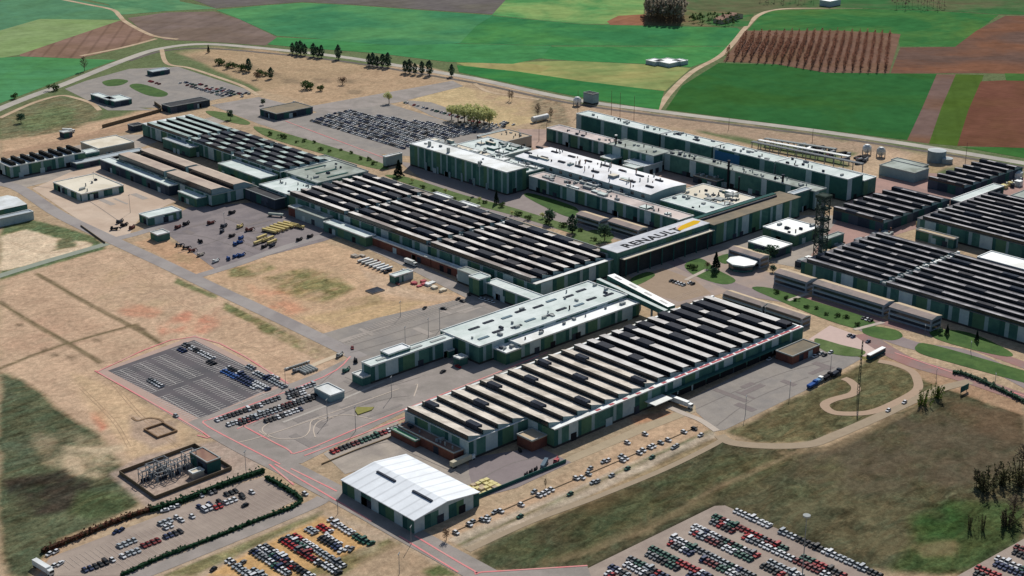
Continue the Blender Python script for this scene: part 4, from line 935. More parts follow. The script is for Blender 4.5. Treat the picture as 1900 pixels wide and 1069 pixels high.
# far double halls
for k,(y0,y1,x0,x1,lb) in enumerate([(850,950,966,982,'leftmost white roofed section of the far green hall row'),(792,848,966,984,'second white roofed section of the far green hall row, behind the pipe rack'),(727,790,966,984,'third white roofed section of the far hall row with a blue wall panel'),(656,725,966,986,'rightmost and tallest end section of the far green hall row')]):
    t=bld('factory_hall',lb,(x0,x1,y0,y1),[17,17,17.5,18][k],'steel' if 0 else 'mint','far',130+k,'factory hall',vents=8,group='far row of green halls with white roofs')
    if k==2:
        b=MB(); b.box(965.75,965.95,762,788,1,15.5,M('blue_cladding',(60,110,150),.08,.3)); b.build('wall_panel',t)
bld('factory_hall','lower white roofed green hall behind the end of the far row',(986.5,1003,655,690),13,'mint','green',135,'factory hall',doors=False)
bld('factory_hall','grey pink roofed hall in front of the far row left end, pale wall panels',(924,940,868,945),12,'pink','std',136,'factory hall',vents=8)
bld('factory_hall','wide drab roofed hall stepping out in the middle of the second far row',(918,941,813,866),14,'grey','std',137,'factory hall',vents=6)
bld('factory_hall','long pale drab roofed hall of the second row reaching the steel tower',(929,943,659,811),15,'grey','far',138,'factory hall',vents=22)
bld('shed','small dark green block with white canopy roof in the pinkish service yard',(895,904,812,826),8,'mint','green',139,'shed')
px_b('shed','low mint roofed shed in the service yard behind the curved roof',(1135,297),(1115,291),(1160,290),6,'mint','green',140,'shed')
px_b('tank_house','pale blue house with curved ramp in the service yard behind curved roof',(1195,310),(1150,302),(1204,294),8,'steel','pale',141,'building')
px_b('shed','small steel roofed shed at the foot of the second far row',(1275,312),(1262,308),(1292,306),5,'steel','dark',142,'shed')
px_b('workshop','tan roofed low dark workshop in the service yard near the second far row',(1330,337),(1284,326),(1347,330),6,'drab','dark',143,'workshop',vents=3)
# block of white sheds round the tower
px_b('workshop','bright white roofed workshop with green wall left of the steel tower',(1475,438),(1422,419),(1516,420),8,'white','green',144,'workshop',vents=5)
px_b('workshop','white flat roof in front of the bright white workshop',(1440,464),(1390,448),(1475,455),6,'white','dark',145,'workshop',doors=False)
px_b('shed','small green walled block right of the steel tower base',(1535,445),(1528,440),(1560,432),9,'grey','green',146,'shed')
# tower
q=W(1521,474); t=thing('steel_tower','tall dark lattice steel tower with platforms among the white workshops','tower',(q[0],q[1],0))
b=MB(); s=3.2; HT=44; TW=M('dark_green_steel',(64,78,70),.15,.5)
for dx,dy in ((-s,-s),(s,-s),(s,s),(-s,s)): b.beam((q[0]+dx,q[1]+dy,0),(q[0]+dx,q[1]+dy,HT),.24,TW)
for k in range(11):
    z0_,z1_=k*4,k*4+4
    for (a,c) in (((-s,-s),(s,-s)),((s,-s),(s,s)),((s,s),(-s,s)),((-s,s),(-s,-s))):
        b.beam((q[0]+a[0],q[1]+a[1],z0_),(q[0]+c[0],q[1]+c[1],z1_),.1,TW); b.beam((q[0]+c[0],q[1]+c[1],z0_),(q[0]+a[0],q[1]+a[1],z1_),.16,TW); b.beam((q[0]+a[0],q[1]+a[1],z1_),(q[0]+c[0],q[1]+c[1],z1_),.2,TW)
b.build('lattice_frame',t)
for z_ in (10,18,26,34,42): b=MB(); b.box(q[0]-s-1,q[0]+s+1,q[1]-s-1,q[1]+s+1,z_,z_+.9 if z_<40 else z_+2,TW,bottom=True); b.build('platform',t)
b=MB(); b.cyl(q[0],q[1],0,40,1.5,n=10,m=STEEL); b.build('flue',t)
# dark right-hand halls
DS=M('dark_slope_sheet',(196,192,192),.14,.2,(130,128,132),.08)
def dark_hall(lab,x0,x1,y0,y1,h,n,cuts,seed,rise=2.4,boxes=3,pal='std',slope=DS,name='factory_hall'):
    t=thing(name,lab,'factory hall',((x0+x1)/2,(y0+y1)/2,0)); b=MB(); facade(b,x0,x1,y0,y1,h,PALS[pal],seed); b.build('wall',t)
    b=MB(); b.box(x0-.2,x1+.2,y0-.2,y1+.2,h-.3,h+.02,M('dark_walkway_roof',(124,120,122),.15,.3),bottom=True); b.build('roof',t)
    cs=[y0+1]+cuts+[y1-2]
    for k in range(len(cs)-1):
        saw(t,x0+.5,x1-.5,cs[k]+(2 if k else 0),cs[k+1]-2,h+.02,n,rise,slope,boxes=boxes,seed=seed+k,boxlen=13,phase=k,lw=.3,every=2,odd=1,drop=.1)
    for c in cuts:
        b=MB(); r=random.Random(seed+int(c))
        for k in range(int((x1-x0)/3.2)):
            xx=x0+k*3.2+1; b=MB(); b.box(xx,xx+r.uniform(1,2.4),c-1.3,c+r.uniform(.2,1.4),h+.02,h+r.uniform(.5,2.2),r.choice((WHITE,UNIT,STEEL))); b.build('service_duct',t)
    return t
dark_hall('near right hall with dark sawtooth roof behind the right office row',803,893,400,577,11,9,[513],151)
t=bld('store','white flat roof adjoining the near right dark hall cut by the photo edge',(894,912,380,500),11.5,'white','dark',152,'store')
dark_hall('far right hall with dark striped bays running off the photo edge',941,1040,380,577,11,10,[478],153)
px_b('annex','tan roofed annex with pale doors in the gap between two dark halls',(1770,445),(1706,424),(1776,441),7,'tan','std',154,'annex')
bld('factory_hall','grey green flat roofed hall at the far right behind the striped bays',(1041,1080,440,560),11,'grey','dark',155,'factory hall')
bld('canopy','long mint grey roof slab along the service road between dark sheds',(*(lambda a,c:(a[0],c[0],a[1]-6,a[1]+3))(W(1770,372,7),W(1848,342,7)),),7,'mint','dark',156,'canopy')
# two sets of black finned sheds (each bay stands apart from its neighbour: one building)
def fins(lab,near,left,right,h,n,seed,slope):
    x0,x1,y0,y1=R(near,left,right,h); t=thing('factory_hall',lab,'factory hall',((x0+x1)/2,(y0+y1)/2,0)); b=MB(); facade(b,x0,x1,y0,y1,h-2,PALS['dark'],seed); b.build('wall',t)
    saw(t,x0,x1,y0,y1,h-2,n,2.8,slope,boxes=2,seed=seed,boxlen=8,lw=.26,every=2,drop=.1); return t
fins('dark shed of seven black finned bays right of the steel tower',(1640,410),(1562,380),(1742,360),9,7,161,DS)
fins('farther dark shed of black bays beside the pale round tank',(1790,345),(1720,330),(1870,300),9,7,162,DS)
px_b('shed','pair of grey curved roof sheds right of the far hall end, larger one',(1697,322),(1634,306),(1715,311),8,'grey','grey',163,'shed',doors=False)
px_b('shed','narrow green end shed behind the grey curved roof shed',(1712,310),(1652,297),(1722,306),8,'grey','green',164,'shed',doors=False)
# tanks
def tank(lab,px,py,r,h,mt=STEEL,name='storage_tank',dome=1.,z=0):
    q=W(px,py); t=thing(name,lab,'storage tank',(q[0],q[1],0)); b=MB(); b.cyl(q[0],q[1],0,h,r,n=24,m=mt); b.build('tank_wall',t); b=MB(); b.cyl(q[0],q[1],h+.02,h+dome,r+.15,r*.15,n=24,m=M('pale_tank_roof',(206,212,210),.06,.3)); b.build('tank_roof',t); return t
tank('big pale blue grey round tank by the ring road on the right',1737,299,7.6,9.5,M('tank_blue_grey',(150,166,172),.08,.2,(130,146,152),.1))
tank('squat grey tank beside the big round one',1756,302,5,4,UNIT)
tank('white domed round tank at the upper right edge of the works',1882,327,6.5,4,WHITE,dome=2.5)
for k,(px,py,lb) in enumerate(((1608,286,'white ball tank, left one by the scrap yard'),(1634,291,'white ball tank, right one by the scrap yard'),(1071,196,'white ball shaped tank at the top left of the far row'))):
    q=W(px,py); t=thing('ball_tank',lb,'storage tank',(q[0],q[1],0)); b=MB()
    for i in range(6):
        a0,a1=-math.pi/2+i*math.pi/6,-math.pi/2+(i+1)*math.pi/6; b.cyl(q[0],q[1],5+4*math.sin(a0),5+4*math.sin(a1),4*max(.02,math.cos(a0)),4*max(.02,math.cos(a1)),n=14,m=WHITE,cap=False)
    b.build('tank_wall',t); b=MB(); [b.beam((q[0]+dx,q[1]+dy,0),(q[0]+dx,q[1]+dy,4),.3,STEEL) for dx,dy in ((-2.5,-2.5),(2.5,-2.5),(2.5,2.5),(-2.5,2.5))]; b.build('support_leg',t)
q=W(1002,225); t=thing('gas_tank','white horizontal gas tank standing left of the far halls','storage tank',(q[0],q[1],0)); b=MB(); b.hcyl(q[0],q[1],3.2,19,2.6,'x',WHITE,14); b.build('tank_wall',t); b=MB(); b.box(q[0]-7,q[0]-6,q[1]-2,q[1]+2,0,1.4,CONC); b.box(q[0]+6,q[0]+7,q[1]-2,q[1]+2,0,1.4,CONC); b.build('saddle',t)
# gatehouse buildings top left
px_b('gatehouse','grey roofed low gate building beside the upper car park, left of two',(200,186),(175,174),(205,180),5,'mint','dark',171,'gatehouse',doors=False)
px_b('gatehouse','grey roofed gate building nearer the fence, right of two',(213,189),(200,180),(240,182),5,'mint','dark',172,'gatehouse',doors=False)
px_b('gatehouse','long dark fronted entrance building with grey roof left of the sawtooth hall top',(316,199),(298,194),(378,182),6,'dark','dark',173,'gatehouse')
px_b('gatehouse','small grey shed at the top of the upper left car park',(283,134),(278,130),(306,126),4.5,'steel','dark',174,'shed',doors=False)
px_b('gatehouse','angled brown roofed gatehouse with parking on top beside the grass strip',(513,212),(480,203),(585,200),6,'drab','dark',175,'gatehouse')
px_b('shed','white roofed shed at the lower corner of the crowded car park',(716,292),(712,290),(740,283),9,'white','grey',176,'shed',doors=False)
px_b('shed','long pale roof beyond the crowded car park behind the tall green block',(905,258),(895,250),(945,243),6,'mint','dark',177,'shed',doors=False)
px_b('shed','low dark fence shed at the corner above the upper left hall',(247,235),(244,230),(263,230),5,'dark','dark',178,'shed',doors=False)
px_b('billboard_store','grey box building beyond the ring road on the green field',(1100,176),(1082,172),(1122,176),10,'dark','grey',179,'building',doors=False)
px_b('shed','cream kiosk with red roof edge far left by the railway fence',(118,247),(115,243),(134,244),5,'white','dark',180,'shed',doors=False)
# electric substation
px_b('switch_house','brown flat roofed switch house with pale rim in the substation',(384,859),(353,839),(409,850),6.5,'brown','dark',181,'switch house',parapet=.4)
px_b('transformer_house','tiny cream stepped roof hut inside the substation',(358,880),(345,877),(379,873),3,'cream','conc',182,'hut',doors=False)
px_b('kiosk','cream kiosk with mint roof beside the parked cars at the road junction',(613,735),(588,718),(631,722),4,'white','grey',183,'kiosk',doors=False)
q=W(403,905)
# ================================================================ VEHICLES
PAINT,_t,_b=newmat('car_paint',.55,.12); _o=N(_t,'ShaderNodeObjectInfo'); _t.links.new(_o.outputs['Color'],_b.inputs['Base Color'])
PAINTS,_t,_b=newmat('car_paint_far',.6,.1); _a=N(_t,'ShaderNodeAttribute',attribute_name='paint'); _t.links.new(_a.outputs['Color'],_b.inputs['Base Color'])
TYRE,_t,_b=newmat('tyre_rubber',.9,.1); _b.inputs['Base Color'].default_value=(.02,.02,.02,1)
CG,_t,_b=newmat('car_glass',.35,.2); _b.inputs['Base Color'].default_value=(.02,.03,.035,1)
def car_mb(kind='hatchback',pm=None,small=False):
    pm=pm or PAINT; b=MB(); w=.83;tw=.6
    if kind=='van': prof=[(-2.2,.3),(-2.25,.9),(-1.6,1.15),(-1.0,1.85),(2.1,1.9),(2.2,1.0),(2.2,.3)]; ci=(2,3,4,5); L=2.2
    elif kind=='saloon': prof=[(-2.1,.3),(-2.15,.72),(-1.1,.92),(-.5,1.4),(.75,1.42),(1.4,1.0),(2.1,.92),(2.15,.35)]; ci=(2,3,4,5); L=2.1
    else: prof=[(-1.9,.3),(-1.95,.7),(-1.15,.86),(-.3,1.44),(1.15,1.44),(1.85,.86),(1.9,.3)]; ci=(2,3,4,5); L=1.9
    if kind=='van': tw=.78
    n=len(prof); belt=prof[ci[0]][1]
    wd=lambda z: w if z<=belt+.1 else tw
    for i in range(n):
        p,q=prof[i],prof[(i+1)%n]
        mt=CG if (i==ci[0] or i==ci[2]) else pm
        b.face([(p[0],-wd(p[1]),p[1]),(p[0],wd(p[1]),p[1]),(q[0],wd(q[1]),q[1]),(q[0],-wd(q[1]),q[1])][::-1],mt)
    for s in (-1,1):
        low=[(x,s*w,z) for x,z in prof if z<=belt+.1]
        b.face(low if s>0 else low[::-1],pm)
        A=[prof[k] for k in ci]; gl=[(x,s*wd(z),z) for x,z in A]; b.face(gl[::-1] if s<0 else gl,CG)
    if not small:
        for wx in (-L*.64,L*.62):
            for s in (-1,1): b.hcyl(wx,s*(w-.05),.32,.2,.33,'y',TYRE,8)
    return b
CARM={k:car_mb(k).mesh('car_'+k) for k in ('hatchback','saloon','van')}
PAL_={'white':(.6,.61,.62),'silver':(.34,.37,.39),'grey':(.16,.17,.18),'black':(.018,.018,.022),'dark blue':(.02,.035,.1),'blue':(.03,.1,.3),'red':(.36,.015,.02),'dark red':(.16,.012,.016),'dark green':(.02,.1,.07),'yellow':(.6,.42,.05)}
CARS=[] # (x,y,rot,kind,colour,where)
MIXR=[('white',30),('silver',10),('black',16),('dark blue',9),('red',13),('dark red',6),('dark green',12),('grey',8)]
def pick(mixr,r):
    s=sum(w for _,w in mixr); u=r.random()*s
    for c,w in mixr:
        u-=w
        if u<0: return c
    return c
ORD='first second third fourth fifth sixth seventh eighth ninth tenth eleventh twelfth'.split()
def ordn(i):
    if i<=12: return ORD[i-1]
    s={1:'st',2:'nd',3:'rd'}.get(i%10 if i%100 not in (11,12,13) else 0,'th'); return '%d%s'%(i,s)
def row(px0,dirn,n,pitch,where,mixr=MIXR,seed=1,skip=0.,gaps=(),head=None,off=(0,0),jit=.12,world=False,run=3):
    r=random.Random(seed); p=px0 if world else W(*px0); c=None; k=0
    for i in range(n):
        if c is None or r.random()<1./run: c=pick(mixr,r)
        if i in gaps or r.random()<skip: continue
        x=p[0]+off[0]+dirn[0]*pitch*i+r.gauss(0,jit*.5); y=p[1]+off[1]+dirn[1]*pitch*i+r.gauss(0,jit*.5)
        if not in_view(x,y): continue
        k+=1; rot=(head if head is not None else (0 if abs(dirn[1])>.5 else math.pi/2))+r.gauss(0,.02)
        kd=r.choice(('hatchback','hatchback','saloon','hatchback','van' if r.random()<.3 else 'saloon'))
        CARS.append((x,y,rot,kd,c,where,k))
D=(0,-1);U=(0,1);E_=(1,0)
# lower right car park: double rows running towards the camera
for i,(a,nm) in enumerate((((1117,1067),'first'),((1152,1051),'second'),((1192.6,1031.5),'third'),((1233.7,1012),'fourth'),((1274,990.5),'fifth'),((1311.7,971.5),'sixth'))):
    x,y=W(*a); 
    for s,(dx,tt) in enumerate(((2.4,'near'),(7.3,'far'))):
        g=set()
        r=random.Random(i*5+s)
        for _ in range(2):
            k=r.randint(6,40); g|={k,k+1}
        row((x+dx,y-1.2-(0 if s==0 else 0)+ (2.6 if s else 0)),D,60,2.42,('up the %s side of the %s double row, lower right lot'%(tt,nm)),seed=100+i*2+s,gaps=g,world=True,run=2.2)
row((1366,950),D,60,2.42,'up the single back row of the lower right lot',MIXR[:3]+[('red',6),('white',40)],200,run=3,gaps={9,10})
for i,(a) in enumerate(((1806,1069),(1843,1052),(1878,1030))):
    row(a,D,14,2.42,'up the %s inner row of the bottom right corner lot'%ORD[i],seed=210+i,off=(2.4,0)); row(a,D,14,2.42,'up the %s outer row of the bottom right corner lot'%ORD[i],seed=220+i,off=(7.2,2))
# hedge car park rows (rows run along X, cars point along Y)
def rx(px0,n,where,mixr,seed,pitch=2.5,**k): row(px0,E_,n,pitch,where,mixr,seed,head=math.pi/2,**k)
WH=[('white',60),('silver',20)];DKM=[('black',30),('dark blue',15),('grey',10)]; RD=[('red',40),('dark red',20)]
hp='hedge lined car park'
rx((373,921),2,'group beside the hedge in the '+hp,[('white',1)],1,gaps={1}); rx((390,916),2,'dark pair beside the hedge, '+hp,DKM,2)
rx((421,919),3,'upper trio in the '+hp,DKM,3); rx((449,920),1,'upper end of the '+hp,DKM,4); rx((467,915),2,'near the road end of the '+hp,WH,5,gaps={1})
rx((371,942),1,'left of the white pair, '+hp,DKM,6); rx((380,948),2,'white pair left of the red pair, '+hp,WH,7); rx((400,944),2,'red pair in the '+hp,[('red',1)],8); rx((419,935),3,'white group right of red pair, '+hp,WH,9); rx((389,937),1,'behind the white pair, '+hp,DKM,10); rx((407,932),1,'behind the red pair, '+hp,DKM,12); rx((450,924),1,'under the upper trio, '+hp,DKM,13)
row((455,939),E_,1,2.5,'alone in the aisle of the '+hp,DKM,14,head=.1)
rx((298,974),3,'lower white cluster, '+hp,WH,15); rx((308,981),2,'lower row of the white cluster, '+hp,WH,16); rx((328,962),1,'right of the white cluster, '+hp,WH,17); rx((337,967),1,'end of the white cluster, '+hp,WH,18); rx((357,960),1,'alone between clusters, '+hp,WH,19)
rx((222,1015),4,'upper white line of the lower end, '+hp,WH,20); rx((228,1034),4,'white line below, '+hp,[('white',3),('silver',3)],21); rx((266,1015),4,'dark line of four, '+hp,DKM+RD,22); rx((308,998),4,'line right of the dark four, '+hp,WH+DKM,23)
rx((158,1060),5,'dark group at the lower edge, '+hp,DKM,24); rx((190,1048),3,'group right of the lower dark group, '+hp,DKM+WH,25)
row((215,989),E_,2,2.8,'pair under the red hedge, '+hp,[('dark blue',1)],26,head=.35); row((306,949),E_,3,3.2,'trio in hedge shade, '+hp,[('dark blue',1),('white',1)],27,head=-.4)
row((92,1030),E_,2,3,'pair by the corner of the hedge, '+hp,WH,28,head=.3); row((100,1052),E_,2,3,'pair by the long white truck, '+hp,WH,29,head=.3)
rx((566,918),1,'on the track outside the hedge corner',[('white',1)],30)
# gravel car park
gp='orange gravel car park'
row((614,966),D,5,2.5,'back line upper part, '+gp,WH,31,off=(0,0)); row((622,973),D,9,2.5,'back line by the road, '+gp,[('white',3),('silver',2),('black',1)],32); row((660,996),D,4,2.5,'green group of the back line, '+gp,[('dark green',3),('white',1)],33); row((682,1006),D,2,2.5,'end of the back line, '+gp,[('dark green',1)],34)
row((572,983),D,3,2.5,'upper small block left line, '+gp,WH+RD,35); row((581,986),D,2,2.5,'reds in upper small block, '+gp,RD,36); row((594,978),D,4,2.5,'upper small block right line, '+gp,WH+RD,37); row((596,1000),D,6,2.5,'middle small block, '+gp,WH+DKM+[('dark green',20)],38); row((604,997),D,5,2.5,'middle small block right line, '+gp,WH+DKM,39)
for i,(a,n,w_) in enumerate((((524,1003),15,'left line of the large block'),((534,999),8,'centre line of the large block'),((546,996),16,'right line of the large block'),((537,1008),16,'inner line of the large block'))):
    row(a,D,n,2.45,w_+', '+gp,MIXR,40+i,run=2)
for i,(a,n,w_) in enumerate((((470,1024),12,'left line of the second block'),((481,1018),11,'centre line of the second block'),((491,1015),11,'right line of the second block'))):
    row(a,D,n,2.45,w_+', '+gp,MIXR,50+i,run=2)
row((425,1042),D,4,2.5,'lower left cluster, '+gp,WH+DKM,60); row((438,1052),D,8,2.5,'lower middle cluster, '+gp,WH+DKM,61); row((450,1046),E_,1,3,'behind lower middle cluster, '+gp,DKM,62,head=.3); row((396,1058),E_,1,3,'alone at the left edge, '+gp,DKM,63,head=.3); row((470,1060),D,5,2.5,'lower edge cluster, '+gp,WH+DKM,64)
row((520,1051),E_,2,2.8,'pair below the second block, '+gp,WH,65,head=.2); row((540,1048),D,8,2.5,'bottom right cluster left line, '+gp,MIXR,66); row((552,1050),D,7,2.5,'bottom right cluster right line, '+gp,WH,67)
row((635,1010),E_,1,3,'loose dark one, '+gp,DKM,68,head=.4); row((632,1024),E_,2,3,'loose pale pair, '+gp,WH,69,head=.5); row((652,1021),E_,1,3,'loose, farthest right, '+gp,DKM,70,head=.4)
# strip of cars in the right foreground
gs='dirt strip beside the long hall'
for i,(px,py,c,hd) in enumerate([(846,990,'white',1),(871,975,'white',1),(876,970,'silver',2),(895,966,'silver',1),(903,967,'white',1),(905,962,'silver',1),(918,952,'silver',2),(929,950,'white',1),(934,948,'silver',1),(961,936,'silver',2),(967,938,'white',1),(991,914,'silver',2),(1000,921,'white',1),(1008,918,'white',1),(1015,914,'white',1),(1023,910,'white',1),(1069,889,'white',1),(1080,888,'white',1),(1092,881,'silver',1),(1095,871,'silver',2),(1120,858,'silver',2),(1128,856,'white',2),(1152,848,'silver',2),(1155,856,'white',1),(1161,852,'white',1),(1186,842,'white',1),(1193,837,'white',1),(1206,832,'white',1),(1212,829,'white',1),(1226,823,'silver',1),(1240,818,'white',1),(1269,803,'white',1),(1288,797,'black',1),(1164,823,'white',1),(1197,807,'white',1),(965,960,'dark green',3),(1058,918,'dark green',3),(1100,897,'silver',3),(1108,895,'silver',3),(1135,884,'silver',3),(1164,871,'dark green',3),(1210,850,'dark green',3),(1250,832,'silver',3),(1255,829,'silver',3),(1300,809,'white',3)]):
    q=W(px,py); CARS.append((q[0],q[1],{1:math.pi/2,2:.1,3:0.05}[hd],'hatchback',c,gs,i+1))
# row beside the white warehouse and the pound left of the kiosk
row((617,840),E_,22,2.6,'single line on the yard behind the white warehouse',RD+[('dark green',15),('white',15),('black',20)],80,head=1.45,run=2)
for i,(a,n) in enumerate((((403,781),12),((424,790),24),((446,787),20),((468,773),16),((494,783),10),((534,731),8),((537,739),5),((482,752),6))):
    row(a,E_,n,2.5,'line %d in the fenced pound left of the white kiosk'%(i+1),[('white',26),('silver',18),('black',34),('grey',12),('dark red',8),('dark blue',8),('red',4)],90+i,head=1.4,run=2)
# dark asphalt lot
for i,(a,n,o,mx) in enumerate((((343,640),13,(0,0),WH+DKM),((334,649),3,(0,0),[('dark green',1),('dark blue',1)]),((388,672),3,(0,0),DKM),((424,684),9,(0,0),WH+DKM),((415,690),14,(0,0),[('blue',2),('dark blue',3),('white',2)]),((455,702),10,(0,0),[('white',3),('dark blue',1)]),((461,681),3,(0,0),WH),((475,693),4,(0,0),WH+DKM),((490,700),9,(0,0),[('dark red',2),('dark blue',1),('silver',1)]),((278,706),6,(0,0),WH+DKM),((505,700),3,(0,0),WH))):
    row(a,D,n,2.5,'line %d of the dark car park'%(i+1),mx,110+i,off=o)
row((327,773),E_,1,3,'on the road beside the dark car park',WH,140,head=1.5)
for (px,py,c) in ((654,647,'dark red'),(788,573,'black'),(823,574,'black'),(850,556,'black'),(858,560,'black'),(870,548,'black'),(822,691,'black'),(850,682,'red'),(748,503,'white'),(738,528,'dark red')):
    q=W(px,py); CARS.append((q[0],q[1],random.random()*3,'saloon',c,'loose',0))
for i in range(4): 
    q=W(893+i*7,556+i*2); CARS.append((q[0],q[1],1.5,'hatchback','white','small bays',i))
# crowded car park, far
r=random.Random(77)
P0=W(570,222);
for i in range(19):
    for j in range(62):
        x=P0[0]+i*6.2+(1.1 if i%2 else -.4); y=P0[1]-j*2.6
        u=[(574,225),(640,204),(700,215),(868,238),(885,246),(820,262),(757,278),(700,272)]
        if dist_poly(np.array([x]),np.array([y]),[W(*p) for p in u])[0]>0 and r.random()<.93:
            CARS.append((x,y,r.gauss(0,.05),'hatchback',pick([('white',34),('silver',22),('dark blue',22),('grey',8),('black',20)],r),'crowded',0))
def scatter(poly,n,mx,seed,al=0):
    r=random.Random(seed); Pw=[W(*p) for p in poly]; xs=[p[0] for p in Pw];ys=[p[1] for p in Pw]; k=0
    while k<n:
        x=r.uniform(min(xs),max(xs));y=r.uniform(min(ys),max(ys)); y=round(y/2.7)*2.7; x=round(x/6)*6
        if dist_poly(np.array([x]),np.array([y]),Pw)[0]>0: CARS.append((x,y,al,'hatchback',pick(mx,r),'far',0)); 
        k+=1
scatter([(325,155),(345,152),(470,175),(455,182),(400,180)],150,MIXR,5); scatter([(275,150),(300,155),(300,160),(270,153)],12,RD,6)
scatter([(748,192),(760,190),(900,228),(885,232)],60,MIXR,7); scatter([(850,228),(950,225),(960,235),(870,245)],90,DKM+WH,8)
scatter([(1240,515),(1308,530),(1305,540),(1238,522)],26,DKM+WH,9); scatter([(1500,650),(1545,655),(1530,668),(1500,660)],36,WH+DKM,10)
scatter([(1555,612),(1620,630),(1610,642),(1550,620)],8,DKM,11); scatter([(1590,585),(1640,592),(1630,600),(1600,596)],6,WH+DKM,12)
scatter([(540,188),(575,192),(560,205),(500,205)],30,DKM+WH,13)
for (px,py) in ((1648,763),(1678,748),(1427,668),(1443,662)):
    q=W(px,py); CARS.append((q[0],q[1],.1,'hatchback','white','track',0))
CARS=[c for c in CARS if in_view(c[0],c[1],4)]
CARS.sort(key=lambda c:(c[0]**2+c[1]**2))
# never two cars in one spot
keep=[];cell={}
for c in CARS:
    ok=True; i,j=int(c[0]//4),int(c[1]//4)
    for a in (-1,0,1):
        for d_ in (-1,0,1):
            for o in cell.get((i+a,j+d_),()):
                dx,dy=abs(o[0]-c[0]),abs(o[1]-c[1])
                if dx*dx+dy*dy<2.0**2: ok=False
    if ok: cell.setdefault((i,j),[]).append(c); keep.append(c)
CARS=keep
near=CARS[:298]; rest=CARS[298:]
seen={}
for c in near:
    o=link('parked_car',CARM[c[3]]); o.location=(c[0],c[1],.09); o.rotation_euler.z=c[2]; o.color=(*PAL_[c[4]],1)
    kd={'van':'van','saloon':'saloon','hatchback':'hatchback'}[c[3]]
    k=seen.setdefault((c[5]),0)+1; seen[c[5]]=k
    lab=('%s %s, %s %s'%(c[4],kd,ordn(k),c[5]) if c[5].startswith('up ') else '%s %s, %s in the %s'%(c[4],kd,ordn(k),c[5])) if not c[5].startswith(('group','dark pair','alone','left of','behind','under','near','on','right','pair','trio','end','loose')) else '%s %s, %s %s'%(c[4],kd,ordn(k)+' of' if k>1 else '',c[5])
    tag(o,' '.join(lab.split())[:200],'car','parked cars in rows')
b=MB(); allv=[];allf=[];allm=[];allc=[]
sm={k:car_mb(k,PAINTS,small=True) for k in ('hatchback','saloon','van')}
base=0
mats=[PAINTS,CG]
for c in rest:
    s=sm[c[3]]; ca_,sa_=math.cos(c[2]),math.sin(c[2])
    for (x,y,z) in s.v: allv.append((c[0]+x*ca_-y*sa_,c[1]+x*sa_+y*ca_,z+.09)); allc.append(PAL_[c[4]])
    for f,mi in zip(s.f,s.m): allf.append(tuple(i+base for i in f)); allm.append(mats.index(s.mats[mi]))
    base+=len(s.v)
me=bpy.data.meshes.new('distant_cars'); me.from_pydata(allv,[],allf); [me.materials.append(m) for m in mats]; me.polygons.foreach_set('material_index',allm)
ca=me.color_attributes.new('paint','FLOAT_COLOR','POINT'); ca.data.foreach_set('color',np.array([(*c,1) for c in allc]).ravel()); me.update()
tag(link('distant_cars',me),'crowded small cars filling the farther car parks','cars',kind='stuff')
# ---------------------------------------------------------------- lorries, bus, trailers
def place(t,mbs,x,y,rz):
    for nm,b in mbs: link(nm,b.mesh(nm),t)
def truck(label,px,py,rz,L=12,box=None,cabc=None,cab=True,cat='lorry',name='lorry',h=3.6,group=None,low=False):
    q=W(px,py); t=thing(name,label,cat,(q[0],q[1],.1),rz,group); box=box or WHITE
    b=MB(); wd=1.25 if cab else .95; b.box(-L/2,L/2,-wd,wd,1.0,(h if not low else 1.5),box,bottom=True); link('trailer_body' if not low else 'flatbed',b.mesh('trailer_body'),t)
    if cab:
        b=MB(); c=cabc or WHITE; b.prism([(L/2+.4,-1.2),(L/2+2.5,-1.2),(L/2+2.5,1.2),(L/2+.4,1.2)],.6,2.9,c); link('cab',b.mesh('cab'),t)
        b=MB(); b.box(L/2+2.5,L/2+2.56,-1.1,1.1,1.6,2.6,CG); link('windscreen',b.mesh('windscreen'),t)
    for xx in ([-L/2+1,-L/2+2.2]+([L/2+1.6] if cab else [L/2-1.5])):
        for s in (-1,1): b=MB(); b.hcyl(xx,s*1.1,.5,.35,.5,'y',TYRE,8); link('wheel',b.mesh('wheel'),t)
    return t
truck('long pale trailer lorry parked behind the white gabled warehouse',855,862,.05,13,M('cream_trailer',(214,204,178),.06,.4))
truck('white lorry docked under the small canopy on the front hall side',1258,750,-math.pi/2+.05,14)
truck('white lorry parked nose in near the tall plant block',862,523,-math.pi/2,13)
truck('white truck standing in shade by the brick lean-to',760,491,-math.pi/2,9)
truck('long white truck at the left end of the hedge lined car park',78,1058,-math.pi/2+.1,11)
truck('white coach like lorry on the drive near the brick annex corner',1412,668,.1,5,name='lorry') if False else None
truck('white covered truck at the upper left beside the black monitor hall',125,246,-.9,9)
for k,(px,py,lb) in enumerate(((1505,719,'blue open truck, lowest of the four vehicles at the yard edge'),(1515,712,'pale blue pickup truck, second of the four vehicles at the yard edge'),(1532,704,'black truck, third of the four vehicles at the yard edge'),(1549,697,'dark grey truck, topmost of the four vehicles at the yard edge'))):
    truck(lb,px,py,.1,6,[M('blue_truck_paint',(60,96,160),.1,.5),M('pale_blue_paint',(120,160,196),.1,.5),DARK,BOX][k],[M('blue_truck_paint',(60,96,160)),WHITE,DARK,BOX][k],h=2.2)
